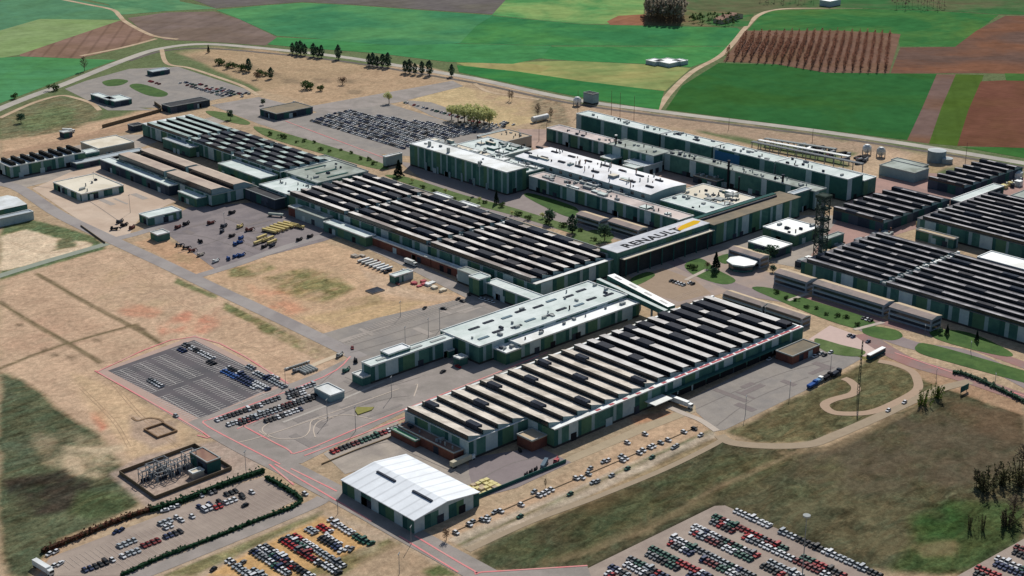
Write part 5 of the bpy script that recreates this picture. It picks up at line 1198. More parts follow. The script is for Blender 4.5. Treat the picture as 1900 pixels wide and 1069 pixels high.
def bus(label,px,py,rz,L=13):
    q=W(px,py); t=thing('coach',label,'coach',(q[0],q[1],.1),rz); b=MB(); b.box(-L/2,L/2,-1.3,1.3,.4,1.7,M('dark_teal_paint',(50,84,90),.08,.4),bottom=True); b.box(-L/2,L/2,-1.3,1.3,2.75,3.3,WHITE); link('body',b.mesh('body'),t)
    b=MB(); b.box(-L/2+.05,L/2-.05,-1.24,1.24,1.7,2.75,CG); link('window_band',b.mesh('window_band'),t)
    for xx in (-L/2+2.4,L/2-2.6):
        for s in (-1,1): b=MB(); b.hcyl(xx,s*1.15,.5,.35,.5,'y',TYRE,8); link('wheel',b.mesh('wheel'),t)
bus('coach with white roof and dark windows by the roundabout drive',1625,661,.05,17)
bus('second coach parked close behind the first on the drive edge',1636,658,.02,8) if False else None
# vehicle yard: yellow trailers, blue machines, mixed scrap lorries
YEL=M('yellow_trailer_paint',(214,194,132),.08,.4); BLU=M('blue_machine_paint',(58,92,150),.12,.5); MRD=M('dull_maroon_paint',(112,70,66),.12,.5)
yl=[(500,432,-1.35,18),(507,430,-1.35,18),(515,427,-1.35,19),(522,424,-1.35,19),(530,421,-1.35,20),(540,419,-1.35,19),(549,422,-1.35,16),(558,424,-1.35,9),(486,443,.25,13),(484,451,.22,18),(497,447,.22,16),(505,452,.25,12)]
for i,(px,py,rz,L) in enumerate(yl):
    truck('yellow topped long trailer, %s in the vehicle yard line'%ordn(i+1) if i<8 else 'yellow topped trailer lying crosswise, %s below the long line'%ordn(i-7),px,py,rz,L*.75,YEL,None,False,'trailer','trailer',2.4,'yellow trailers in the vehicle yard')
def machine(label,px,py,rz,mt,s=1.,cat='machine'):
    q=W(px,py); s=s*.8; t=thing('yard_machine',label,cat,(q[0],q[1],.1),rz); r=random.Random(int(px*7+py))
    b=MB(); b.box(-3*s,3*s,-1.2*s,1.2*s,.7*s,1.7*s,mt,bottom=True); b.box(-2.6*s,-1*s,-1.1*s,1.1*s,1.7*s,2.9*s,mt); link('chassis',b.mesh('chassis'),t)
    b=MB(); zb_=(1.9+r.random()*1.)*s; b.beam((0,0,1.7*s),(4*s,.4*s,zb_),.28*s,mt); b.beam((4*s,.4*s,zb_),(5*s,.2,.6*s),.25*s,DARK); link('boom_arm',b.mesh('boom_arm'),t)
    b=MB(); b.box(-2.62*s,-2.55*s,-1*s,1*s,2*s,2.8*s,CG); link('cab_window',b.mesh('cab_window'),t)
    for xx in (-2*s,1.8*s):
        for k in (-1,1): b=MB(); b.hcyl(xx,k*1.2*s,.5*s,.4*s,.55*s,'y',TYRE,8); link('wheel',b.mesh('wheel'),t)
ml=[(447,444,.4,BLU,'deep blue crane truck right of the yard lamp'),(436,455,1.2,BLU,'blue machine lowest in the middle of the vehicle yard'),(445,452,0,BLU,'blue machine between two others mid yard'),(430,440,.2,DARK,'black lorry wreck left of the blue crane truck'),(412,432,.6,BOX,'slate grey mobile crane mid yard near the lamp'),(415,422,.3,BOX,'slate grey machine just above the mobile crane'),(437,478,.3,BLU,'blue dumper near the yard lower edge, left'),(448,476,.1,BLU,'blue dumper near the yard lower edge, right'),(424,482,1.2,BLU,'blue machine beside the white tarpaulin truck'),(400,487,.2,WHITE,'white tarpaulin truck at the yard lower corner'),(372,475,.1,CONC,'cream and brown truck near the yard lower left edge'),(445,423,.3,YEL,'small yellow machine right of the yard lamp'),(462,429,-.4,MRD,'brown loader right of the small yellow machine'),(391,416,0,MRD,'red brown loader upper left of the yard'),(430,397,.2,DARK,'dark truck at the top of the vehicle yard'),(372,450,1.4,DARK,'lone dark truck in the open middle of the yard'),(330,424,.4,MRD,'dark red trailer near the green workshop'),(345,418,.3,DARK,'dark trailer near the green workshop, right one'),(222,414,.3,BOX,'dark lorry in the group at the track junction, left'),(230,420,.2,DARK,'black lorry in the group at the track junction, right'),(212,427,-.7,DARK,'low black trailer at the track junction'),(245,425,.5,MRD,'long brown skip trailer at the track junction'),(345,462,-.6,DARK,'black low loader of the line below the tiny cabin'),(332,457,-.6,BOX,'grey low loader of the line below the tiny cabin'),(356,467,-.6,MRD,'brown low loader at the end of the line below the tiny cabin'),(555,447,.2,DARK,'dark flatbed at the right corner of the yard, left one'),(575,441,.2,DARK,'dark flatbed at the right corner of the yard, right one'),(490,460,.3,DARK,'dark wheeled frame below the yellow trailers'),(505,458,.3,BOX,'grey wheeled frame below the yellow trailers'),
 (642,690,.2,GREEN,'green tank machine beside the narrow wing end'),(660,672,1.,DARK,'dark forklift by the road bend'),(550,690,0,STEEL,'white steel frame pile on the dirt, left'),(630,662,.3,UNIT,'grey skip at the end of the dirt lane'),(585,400-0,.2,WHITE,'pale trailer beside the yellow trailers top') ]
for px,py,rz,mt,lb in ml: machine(lb,px,py,rz,mt,1. if py>430 else 1.15)
truck('long grey green trailer at the top of the vehicle yard',512,402,-1.0,12,ROOFS['grey'],None,False,'trailer','trailer',2.6)
# stacks on the loading yard near the white warehouse
r=random.Random(4)
q=W(898,907); t=thing('timber_stack','heap of pale yellow pallets and boards behind the white warehouse','pallet stack',(q[0],q[1],0)); 
YW=M('pale_yellow_board',(236,222,160),.08,.6); b=MB()
for i in range(5):
    for j in range(4):
        x=q[0]-7+i*3+r.uniform(-.4,.4); y=q[1]-5+j*2.9; b.box(x,x+2.4,y,y+2.2,0,r.uniform(.8,2.),YW if r.random()<.8 else ROOFS['tan'])
b.build('board_stack',t)
q=W(1006,862); 
truck('blue grey tarpaulin trailer at the yard fence',1010,866,.55,9,M('blue_grey_tarp',(110,128,140),.08,.4),None,False,'trailer','trailer',2.8)
machine('red and white loader at the end of the yard fence',1032,858,.5,RED)
machine('small dark forklift on the loading yard near the brick cube',965,838,1.,DARK,.7)
for k in range(3): machine(['dark skip by the yard fence, left','dark skip by the yard fence, middle','dark skip by the yard fence, right'][k],976+9*k,882-5*k,.4,DARK,.6)
machine('pale red parked machine near the yellow pallets',925,905,.4,RED,.6)
# building material on the grass plot: racks of white pipes
q=W(700,495); t=thing('pipe_rack','rows of white pipe bundles on racks at the edge of the grass plot','pipe rack',(q[0],q[1],0)); b=MB()
for i in range(7): b.hcyl(q[0],q[1]-10+i*4.2,1.2,10,.9,'x',WHITE,8); b.box(q[0]-4,q[0]-3,q[1]-11+i*4.2,q[1]-9+i*4.2,0,1,BOX); 
b.build('pipe_bundle',t)
for k,(px,py,lb) in enumerate(((667,480,'pale concrete slab stack, left end of the material yard'),(690,488,'brown crate stack left of the white pipe bundles'),(715,503,'dark crate stack right of the white pipe bundles'),(775,528,'pink and grey slab stack near the plot corner'),(800,532,'white slab stack near the plot corner, right'),(808,540,'cream slab stack lowest at the plot corner'))):
    q=W(px,py); t=thing('material_stack',lb,'stack',(q[0],q[1],0)); b=MB(); r=random.Random(k)
    for i in range(5): b=MB(); x=q[0]+r.uniform(-4,4);y=q[1]+r.uniform(-5,5); b.box(x,x+r.uniform(1.5,4),y,y+r.uniform(1.5,4),0,r.uniform(.6,1.6),[CONC,MRD,DARK,RED,WHITE,ROOFS['cream']][k]); b.build('stacked_slab',t)
q=W(696,540); t=thing('concrete_pad','small dark plate with pale rim lying alone on the plot','plate',(q[0],q[1],0)); b=MB(); b.box(q[0]-5,q[0]+5,q[1]-4,q[1]+4,0,.7,CONC,BOX); b.build('plate',t)
# dirt lot bits
for k,(px,py,lb) in enumerate(((552,680,'pile of pale pipes with striped ends on bare dirt'),(570,687,'grey slab pile right of the pale pipes'))):
    q=W(px,py); t=thing('material_stack',lb,'stack',(q[0],q[1],0)); b=MB()
    for i in range(5): b.hcyl(q[0]-4+i*2,q[1],.8,9,.7,'y' if k else 'x',(WHITE,UNIT)[k],8)
    b.build('pipe_bundle',t)
q=W(298,800); t=thing('trench_wall','low rectangular brown foundation wall on the dirt plot','foundation',(q[0],q[1],0)); b=MB()
x,y=q; 
for a in ((x-6,x+6,y-7,y-6.3),(x-6,x+6,y+6.3,y+7),(x-6,x-5.3,y-6.3,y+6.3),(x+5.3,x+6,y-6.3,y+6.3)): b.box(*a,0,1.1,M('dark_earth',(146,120,94),.2,.5))
b.build('low_wall',t)
lines('trench',[[(245,775),(255,781),(275,776),(295,778),(303,783)]],1.4,M('dark_earth',(120,96,72)),.2)
# ---------------------------------------------------------------- substation
q0=W(300,880)
lb='open switchgear frame of posts and beams, %s from the left in the substation'
r=random.Random(9)
for k,(px,py) in enumerate(((272,892),(286,884),(300,890),(312,878),(325,882),(338,872),(300,872),(352,866))):
    q=W(px,py); t=thing('switchgear_frame',lb%ordn(k+1) if k not in (6,7) else ['rear switchgear frame against the far wall of the substation','rightmost switchgear frame beside the flat roofed switch house'][k-6],'switchgear',(q[0],q[1],0),0,'switchgear frames in the substation')
    b=MB(); h=r.uniform(5,9)
    for dx in (-3,3):
        for dy in (-2,2): b.beam((q[0]+dx,q[1]+dy,0),(q[0]+dx,q[1]+dy,h),.16,STEEL)
    for z_ in (h*.6,h): 
        for dy in (-2,2): b.beam((q[0]-3.4,q[1]+dy,z_),(q[0]+3.4,q[1]+dy,z_),.15,STEEL)
        for dx in (-3,3): b.beam((q[0]+dx,q[1]-2,z_),(q[0]+dx,q[1]+2,z_),.15,STEEL)
    b.build('steel_frame',t); b=MB()
    for j in range(4): x=q[0]-2.4+j*1.6; b.cyl(x,q[1]+r.uniform(-1,1),0,h*.5,.3,.22,6,M('insulator_blue_grey',(120,140,156),.15,.6)); b.box(x-.4,x+.4,q[1]-.8,q[1]+.8,0,1.6,random.choice((BOX,UNIT)))
    b.build('insulator',t)
def wall_loop(label,pts,h,w,mt,name='boundary_wall',closed=True,cat='wall'):
    Pp=[W(*p) for p in pts]; t=thing(name,label,cat,(Pp[0][0],Pp[0][1],0)); b=MB(); n=len(Pp)
    for i in range(n if closed else n-1):
        p,q=Vector(Pp[i]),Vector(Pp[(i+1)%n]); d=(q-p).normalized(); nn=Vector((-d.y,d.x))*w/2
        b.prism([tuple(p+nn),tuple(q+nn),tuple(q-nn),tuple(p-nn)],0,h,mt)
    b.build('wall_panel',t); return t
EW=M('dark_brown_wall',(116,104,86),.15,.5)
wall_loop('dark wall enclosing the electrical substation on four sides',[(222,880),(362,829),(430,872),(288,927)],2.,.35,EW)
wall_loop('long dark boundary wall by the bare ground upper left',[(190,238),(298,208),(300,203),(287,194)],3.2,.6,EW,closed=False)
wall_loop('low green fence along the loading yard edge',[(790,962),(885,925),(1050,858)],1.8,.4,GREEN2,'fence',False,'fence')
wall_loop('low kerb wall on the yard between the cars and the white warehouse',[(597,862),(660,836),(725,812)],.7,.5,M('tan_kerb',(150,130,104),.1,.4),'low_wall',False)
wall_loop('dark fence line beside the white gravel ditch in the west',[(150,420),(195,452)],1.2,.4,EW,'fence',False,'fence')
# ---------------------------------------------------------------- poles
def pole(label,px,py,h,heads=2,group='tall lamp masts of the works',name='lamp_mast',r_=.16,mt=None):
    q=W(px,py); t=thing(name,label,'lamp mast',(q[0],q[1],0),0,group); b=MB(); b.cyl(q[0],q[1],0,h,r_,r_*.6,7,mt or STEEL); b.build('mast_pole',t)
    b=MB(); 
    for k in range(heads): a=k*math.pi*2/max(1,heads)+.6; b.beam((q[0],q[1],h),(q[0]+1.3*math.cos(a),q[1]+1.3*math.sin(a),h+.1),.16,mt or STEEL)
    b.build('lamp_head',t)
for px,py,h,lb in [(607.6,781.6,12.5,'lamp mast on the worn yard left of the yellow oil patch'),(726.6,736.8,12,'lamp mast on the yard between narrow wing and front hall'),(660,800,14,'thin lamp mast beside the line of cars on the yard'),(457,882,13,'lamp mast at the road junction by the substation'),(752,642,12,'lamp mast near the narrow wing on the grey car park'),(795,626,12,'dark lamp mast rising behind the narrow wing, right one'),(816,612,14,'tall thin lamp mast in the middle of the grey car park'),(530,718,11,'lamp mast at the end of the dark car park'),(242,395,14,'lamp mast at the left corner of the green workshop'),(417,425,12,'lamp mast in the middle of the vehicle yard'),(743,588,10,'thin mast at the edge of the bare plot'),(1383,770,11,'lamp mast on the edge of the big tarmac yard'),(1465,735,9,'lamp mast above the big tarmac yard, left'),(1541,686,9,'lamp mast above the blue trucks'),(763,1010,9,'mast at the road crossing below the white warehouse'),(741,1065,10,'mast at the bottom edge left of the road'),(627,953,8,'mast beside the road left of the white warehouse'),(175,345,11,'mast standing before the cream square warehouse'),(1737,702,6,'lamp post beside the upper drive, left'),(1846,712,6,'lamp post beside the upper drive, middle'),(1801,652,6,'lamp post on the reddish drive'),(1716,618,5,'lamp post on the right lawn'),(100,910,6,'thin post in the scrubland')]:
    if lb.startswith('thin post'): continue
    pole(lb,px,py,h)
q=W(1593,728); t=thing('radio_mast','very tall lattice mast in the grass loop by the blue trucks','mast',(q[0],q[1],0)); b=MB()
for a in range(3): b.beam((q[0]+.8*math.cos(a*2.1),q[1]+.8*math.sin(a*2.1),0),(q[0]+.3*math.cos(a*2.1),q[1]+.3*math.sin(a*2.1),31),.12,TW)
for k in range(15):
    for a in range(3): s0,s1=.8-.5*k/15,.8-.5*(k+1)/15; b.beam((q[0]+s0*math.cos(a*2.1),q[1]+s0*math.sin(a*2.1),k*2.05),(q[0]+s1*math.cos(a*2.1+2.1),q[1]+s1*math.sin(a*2.1+2.1),k*2.05+2.05),.07,TW)
b.build('lattice_frame',t)
q=W(1488,1076); t=thing('flood_light_mast','tall floodlight mast with ring head standing among the lower right cars','mast',(q[0],q[1],0)); b=MB(); b.cyl(q[0],q[1],0,31,.3,.14,8,STEEL); b.build('mast_pole',t); b=MB(); b.cyl(q[0],q[1],31,31.7,1.7,1.7,10,UNIT); b.build('lamp_head',t)
for k,(px,py,h) in enumerate(((1072,215,24),(1134,220,26),(1150,224,26),(1176,228,25),(1352,240,10),(1507,265,12),(1789,322,26),(1014,262,16),(1000,262,12))):
    pole(['rust pole left end of the far hall row','slim mast rising behind the far row, first of three','slim mast rising behind the far row, middle of three','slim mast rising behind the far row, last of three','pole beside the ring road, left one','pole beside the ring road, right one','tall pole behind the farther black finned shed','brown post left of the drab hall','short brown post left of the drab hall'][k],px,py,h,1,None,'utility_pole',.25,RUST)
for k,(px,py,x_,y_,h,r_) in enumerate(((1142,297,930,0,21,.8),(1350,349,0,0,22,.9),(1450,372,0,0,20,.9),(1370,362,0,0,14,.6))):
    q=W(px,py); t=thing('chimney_stack',['dark chimney pipe with white cap against the second far row','dark chimney left one beside the second row roof','dark chimney right one beside the second row roof','short dark chimney between the pair'][k],'chimney',(q[0],q[1],0)); b=MB(); b.cyl(q[0],q[1],0,h,r_,r_,9,DARK); b.build('flue',t); b=MB(); b.cyl(q[0],q[1],h,h+.9,r_*1.5,r_*1.5,9,WHITE if k==0 else BOX); b.build('flue_cap',t)
# billboard-like sign in the right foreground
q=W(1789,729); t=thing('notice_board','dark green framed notice board on two legs by the dirt track','sign',(q[0],q[1],0)); b=MB(); b.box(q[0]-4,q[0]+4,q[1]-.15,q[1]+.15,1.2,4.6,GREEN2,bottom=True); b.build('board',t)
for dx in (-3,3): b=MB(); b.box(q[0]+dx-.15,q[0]+dx+.15,q[1]+.16,q[1]+.4,0,4,STEEL); b.build('leg',t)
q=W(669,766); 
t=thing('steel_trench_cover','flat yellow stained steel plate lying on the worn yard','plate',(q[0],q[1],0),0); b=MB(); pts=[W(659,762),(0,0)]
Pp=[W(659,763),W(662,757),W(694,757),(W(690,762)),W(664,771)]; b.prism(Pp,.1,.6,M('yellow_green_plate',(150,146,84),.1,.4)); b.build('plate',t)
# pipe bridge and scrap yard beyond the far row
r=random.Random(21)
t0=[]
for k in range(3):
    a=W(1395+12*k,276-3*k); c=W(1600-25*k,318-14*k); t=thing('pipe_bridge','steel pipe rack behind the far row, '+['nearest of three parallel runs','middle of three parallel runs','farthest of three parallel runs'][k],'pipe rack',(a[0],a[1],0)); b=MB(); n=12
    for i in range(n+1):
        x=a[0]+(c[0]-a[0])*i/n; y=a[1]+(c[1]-a[1])*i/n; b=MB(); b.beam((x,y,0),(x,y,6),.3,STEEL); b.beam((x-2,y,6),(x+2,y,6),.3,STEEL); b.build('support_frame',t)
    b=MB()
    for o in (-1.5,-.5,.6,1.6): b.beam((a[0]+o,a[1],6.4),(c[0]+o,c[1],6.4),.38,[STEEL,WHITE,UNIT][k])
    b.build('pipe',t)
for k in range(26):
    px,py=(1475+r.random()*135,0); py=268+(px-1475)*.22+r.uniform(-3,9)
    q=W(px,py); t=thing('scrap_container','container or skip of the scrap yard beyond the pipe racks' ,'container',(q[0],q[1],0),r.uniform(-.4,.4),'containers scattered in the scrap yard'); b=MB(); L=r.uniform(2,6); mt_=r.choice((DARK,STEEL,UNIT,MRD,WHITE,BOX)); b.box(-L,L,-1.3,1.3,0,r.uniform(1.4,3),mt_); o=link('container_body',b.mesh('container_body'),t)
    if k%3==0: b=MB(); b.box(-L*.6,L*.5,-1,1,3.,3.6,DARK); link('scrap_load',b.mesh('scrap_load'),t)
for k in range(30):
    px=1460+r.random()*190; py=510-(px-1460)*.42+r.uniform(-10,4)
    if px>1560: py=462-(px-1560)*.33+r.uniform(-4,10)
    q=W(px,py); t=thing('plant_unit','small pipework unit on the strip beside the near dark hall','plant unit',(q[0],q[1],0),0,'plant units along the service road'); b=MB(); s=r.uniform(1.5,3.5); b.box(q[0]-s,q[0]+s,q[1]-s,q[1]+s,0,r.uniform(1.5,4),r.choice((UNIT,WHITE,STEEL,BOX,ROOFS['tan']))); b.build('unit_casing',t); b=MB(); b.cyl(q[0]+s+1,q[1],0,r.uniform(2,5),.7,n=8,m=r.choice((STEEL,RUST))); b.build('flue',t)
for k in range(22):
    px=1700+r.random()*190; py=415-(px-1700)*.40+r.uniform(-2,6); q=W(px,py); t=thing('plant_unit','small white unit lining the road to the far right hall','plant unit',(q[0],q[1],0),0,'white units along the far service road'); b=MB(); s=r.uniform(1.2,2.6); b.box(q[0]-s,q[0]+s,q[1]-s,q[1]+s,0,r.uniform(2,5),r.choice((UNIT,WHITE,BOX,YW))); b.build('unit_casing',t); b=MB(); b.cyl(q[0]+s+.8,q[1],0,r.uniform(2,5),.6,n=8,m=WHITE); b.build('flue',t)
# ================================================================ TREES
def leafmat(name,rgb,rgb2):
    m,t,b=newmat(name,.9,.1); pos=N(t,'ShaderNodeNewGeometry'); n=noise(t,.5,3,.6,pos.outputs['Position']); oi=N(t,'ShaderNodeObjectInfo')
    c=mix(t,lin(rgb),lin(rgb2),ramp(t,n.outputs[0],.35,.65,0,1)); t.links.new(c,b.inputs['Base Color'])
    tr=N(t,'ShaderNodeBsdfTranslucent'); t.links.new(c,tr.inputs[0]); mx=N(t,'ShaderNodeMixShader'); mx.inputs[0].default_value=.42; t.links.new(b.outputs[0],mx.inputs[1]); t.links.new(tr.outputs[0],mx.inputs[2]); t.links.new(mx.outputs[0],t.nodes['Material Output'].inputs[0]); return m
LF=dict(conifer=leafmat('conifer_needles',(52,70,58),(34,50,42)),round=leafmat('dark_leaves',(90,118,96),(62,88,70)),spring=leafmat('spring_leaves',(204,210,142),(222,218,160)),dark=leafmat('dark_twiggy_leaves',(104,104,70),(66,66,48)),bush=leafmat('bush_leaves',(84,104,62),(62,84,48)),bare=leafmat('bare_twigs',(136,124,104),(112,100,86)),hedge=leafmat('hedge_leaves',(36,72,52),(52,88,60)),brown=leafmat('brown_twigs',(120,92,78),(98,82,66)),tuft=leafmat('yellow_green_tuft',(120,136,58),(84,110,50)))
BARK=M('bark',(96,82,70),.2,1.)
def leaves(b,r,fn,n,s,mt):
    for _ in range(n):
        x,y,z=fn(r); q=s*r.uniform(.6,1.4); a=Vector((r.gauss(0,1),r.gauss(0,1),r.gauss(0,1))).normalized(); u=a.orthogonal().normalized()*q; w=a.cross(u).normalized()*q*r.uniform(.5,1)
        c=Vector((x,y,z)); b.face([c-u-w*.4,c+u*.3-w,c+u+w*.4,c-u*.2+w],mt)
TREES={}
def tree_meshes(kind,seed):
    if (kind,seed) in TREES: return TREES[(kind,seed)]
    r=random.Random(seed*31+len(kind)); c=MB(); k=MB(); mt=LF[{'conifer':'conifer','round':'round','spring':'spring','poplar':'round','bare':'bare','brown':'brown','bush':'bush','tuft':'tuft','dark':'dark'}[kind]]
    if kind=='conifer':
        def fn(r): z=r.random()**.8; a=r.random()*6.28; R=(1-z)*.24*(.55+.45*r.random())*(1+.2*math.sin(a*3+z*9)); return (R*math.cos(a),R*math.sin(a),.06+z*.94)
        leaves(c,r,fn,700,.045,mt); k.cyl(0,0,0,.8,.03,.01,6,BARK)
    elif kind=='poplar':
        def fn(r): z=r.random(); a=r.random()*6.28; R=.2*math.sin(math.pi*min(1,z*.9+.12))**.6*(.4+.6*r.random())*(1+.25*math.sin(a*2+z*11)); return (R*math.cos(a),R*math.sin(a),.12+z*.88)
        leaves(c,r,fn,520,.04,mt); k.cyl(0,0,0,.6,.025,.01,6,BARK)
    elif kind in('round','spring','brown'):
        bl=[(r.uniform(-.22,.22),r.uniform(-.22,.22),r.uniform(.42,.82),r.uniform(.16,.26)) for _ in range(9)]
        def fn(r):
            x,y,z,R=r.choice(bl); v=Vector((r.gauss(0,1),r.gauss(0,1),r.gauss(0,1))).normalized()*R*r.uniform(.6,1.05); return (x+v.x,y+v.y,z+v.z*.9)
        leaves(c,r,fn,{'round':800,'spring':900}.get(kind,420),.045 if kind=='round' else .034,mt); k.cyl(0,0,0,.45,.035,.02,6,BARK)
        for x,y,z,R in bl: k.beam((0,0,.3),(x*.9,y*.9,z),.009,BARK)
    elif kind=='bare':
        k.cyl(0,0,0,.9,.02,.006,6,BARK)
        for i in range(26):
            a=r.random()*6.28; z=r.uniform(.2,.85); L=(1-z)*.3+.06; k.beam((0,0,z),(L*math.cos(a),L*math.sin(a),z+L*1.1),.005,BARK)
        def fn(r): z=r.random(); a=r.random()*6.28; R=.2*math.sin(math.pi*min(1,z+.05))**.5*r.random()**.5; return (R*math.cos(a),R*math.sin(a),.25+z*.75)
        leaves(c,r,fn,320,.022,mt)
    elif kind in('tuft','dark'):
        st=[(r.gauss(0,.16),r.gauss(0,.16),r.uniform(.5,1)) for _ in range(14)]
        def fn(r): q=r.choice(st); z=r.random(); return (q[0]*(1+z*.5)+r.gauss(0,.03),q[1]*(1+z*.5)+r.gauss(0,.03),z*q[2])
        leaves(c,r,fn,620,.035,mt); [k.beam((q_[0]*.4,q_[1]*.4,0),(q_[0]*1.5,q_[1]*1.5,q_[2]),.008,BARK) for q_ in st]
    else:
        bl=[(r.uniform(-.4,.4),r.uniform(-.4,.4),r.uniform(.2,.6),r.uniform(.2,.4)) for _ in range(6)]
        def fn(r):
            x,y,z,R=r.choice(bl); v=Vector((r.gauss(0,1),r.gauss(0,1),r.gauss(0,1))).normalized()*R*r.uniform(.5,1.05); return (x+v.x,y+v.y,max(.02,z+v.z))
        leaves(c,r,fn,380,.07,mt); k.cyl(0,0,0,.3,.05,.03,5,BARK)
    TREES[(kind,seed)]=(c.mesh(kind+'_crown'),k.mesh(kind+'_trunk')); return TREES[(kind,seed)]
def tree(kind,label,px,py,h,w=1.,group=None,name=None,cat='tree',seed=None,world=False):
    q=(px,py) if world else W(px,py); s=(int(px)%3) if seed is None else seed; cm,km=tree_meshes(kind,s)
    nm=name or {'conifer':'conifer_tree','poplar':'poplar_tree','round':'round_tree','spring':'leafing_tree','bare':'bare_tree','brown':'bare_tree','bush':'bush','tuft':'shrub','dark':'scrub_tree'}[kind]
    t=thing(nm,label,cat,(q[0],q[1],0),random.random()*6,group); 
    for n_,m_ in (('crown',cm),('trunk',km)): o=link(n_,m_,t); o.scale=(h*w,h*w,h)
    return t
tl=[('round','big dark round tree at the left edge of the far left meadow',39,228,9,1.1),('conifer','dark conical fir beside the shed under the crowded car park',740,328,14,1.3),('round','dark round tree in the grass beside the upper left hall',428,222,9,.9),('round','small dark tree by the angled gatehouse roof',488,195,6,1.),
('conifer','dark cypress between the lawn strip and tall green block corner',921,378,11,.9),('round','dark round tree in front of the pinkish office blocks',1020,415,11,1.),('poplar','dark slender tree, middle of three before the office pair',1062,432,14,1.4),('round','dark tree nearest the lettered roof',1122,446,12,1.),
('spring','lone spreading pale tree above the crowded car park',722,192,12,1.),('conifer','tall dark fir beside the path left of the pavilion',1328,502,13,1.1),('round','rounded bush tree on the lawn left of the pavilion',1325,510,5,1.3),('round','dark leafy tree right of the pavilion, first',1402,484,9,1.4),('round','dark leafy tree right of the pavilion, second',1418,488,8,1.4),('round','dark leafy tree behind the pavilion against the long wall',1430,478,9,1.5),('round','small dark tree by the end of the first short office block',1434,505,5,1.2),
('conifer','dark shrub tree on the right lawn before the third office block',1757,622,7,1.),('conifer','dark small fir on the far right lawn',1812,634,7,1.),('round','little tree at the left end of the right lawn',1745,620,4,1.),
('bush','low bush on the lawn left of the pavilion path, first',1280,497,4,1.),('bush','low bush on the lawn left of the pavilion path, second',1290,500,4,1.),('brown','reddish bare shrub left of the tall fir',1312,498,5,1.1),
('bare','bare tree at the road bend far upper left field edge',157,132,16,1.2),('bush','dark bush by the ring road far left',100,168,9,1.),('bush','bush on the ring road bank, far left lower',27,184,7,1.),
('tuft','yellow green shrub by the dirt track, left of pair',1711,752,9,1.1),('tuft','yellow green shrub by the dirt track, right of pair',1737,737,9,1.2),('dark','thin leafless sapling on the green hollow, left of pair',1799,982,8,.5),('dark','thin leafless sapling on the green hollow, right of pair',1823,984,8,.5),
('bare','bare bushy tree at the right edge, front group left',1812,902,9,1.2),('dark','bare bushy tree at the right edge, front group middle',1826,908,12,1.5),('dark','dark leafless tree at the right edge, upper group left',1860,896,10,1.3),('dark','dark tree touching the right edge, upper group',1892,900,12,1.5),('dark','dark tree in the lower right edge clump',1868,975,9,1.5),('bare','bare tree in the lower right edge clump',1880,960,12,1.5),('bare','tall bare tree against the right edge above the clump',1896,870,14,1.5),
('brown','small bare tree beside the cars below the white warehouse',828,1002,6,.9),('bare','bare sapling at the bare yard strip, right foreground',1012,905,5,.8),('bare','bare tree beside the far gas tank, left',998,218,14,1.),('bare','bare tree beside the far gas tank, right',1022,222,12,.9),('bare','bare tree pair by the ring road bend, left',945,187,11,.8),('bare','bare tree pair by the ring road bend, right',950,188,11,.8),
('bush','bush cluster on the dry hill, left end',408,120,8,1.4),('bush','bush cluster on the dry hill, second',424,126,8,1.5),('poplar','taller dark tree in the dry hill bushes',462,133,14,1.4),('bush','bush cluster on the dry hill, third',447,131,9,1.5),('bush','bush right of the tall hill tree',487,140,8,1.5),('poplar','dark tree right end of the hill bushes',503,146,12,1.4),('bush','lone round bush on the dry hill',570,165,10,1.3),('bush','small bush right of the lone one on the dry hill',594,169,7,1.),('brown','brown bush above the dark bushes on the dry hill',477,147,8,1.4),('brown','brown thicket on the dry hill right part',636,157,8,1.6),('conifer','small dark fir by the first fence of the dry hill',387,98,9,.9)]
for k,(kd,lb,px,py,h,w) in enumerate(tl): tree(kd,lb,px,py,h,w,cat='bush' if kd in('bush','tuft') else 'tree')
gp_=[(543,99),(551,100),(558,102),(566,103),(582,105),(590,107),(597,107),(628,110),(685,122),(692,123),(700,124),(710,124),(720,125),(752,135),(760,136),(770,138),(783,138),(797,140),(838,142)]
for k,(px,py) in enumerate(gp_): tree('poplar','dark roadside tree, %s from the left along the ring road'%ordn(k+1),px,py,12+(k*7%5),1.25,'dark roadside trees along the ring road')
for k,(px,py,h) in enumerate(((838,222,15),(850,226,17),(862,230,18),(874,233,18),(886,236,19),(898,237,18),(908,236,17),(870,224,17),(890,227,18),(905,226,16))):
    tree('spring','pale green tree, %s in the grove by the far car park'%ordn(k+1),px,py,h,1.0,'pale green grove beside the far car park')
r=random.Random(5)
for k in range(15):
    f=k/14.; px=500+f*230+r.uniform(-5,5); py=250+f*62+r.uniform(-7,3); tree('bush','small bush, %s along the grass strip above the upper left hall'%ordn(k+1),px,py,2.6+r.random()*2,1.,'small bushes on the grass strip',cat='bush')
for k in range(18):
    f=k/17.; px=770+f*330+r.uniform(-6,6); py=342+f*98+r.uniform(-6,6); tree('bush' if k%3 else 'spring','low bush, %s along the lawn between main hall and green block'%ordn(k+1),px,py,3+r.random()*2,1.1,'low bushes on the long lawn',cat='bush')
for k in range(9):
    f=k/8.; px=1440+f*150; py=548+f*52+r.uniform(-5,5); tree('bush','dot of shrub, %s on the lawn before the right office row'%ordn(k+1),px,py,2.2+r.random(),1.2,'shrubs on the office lawn',cat='bush')
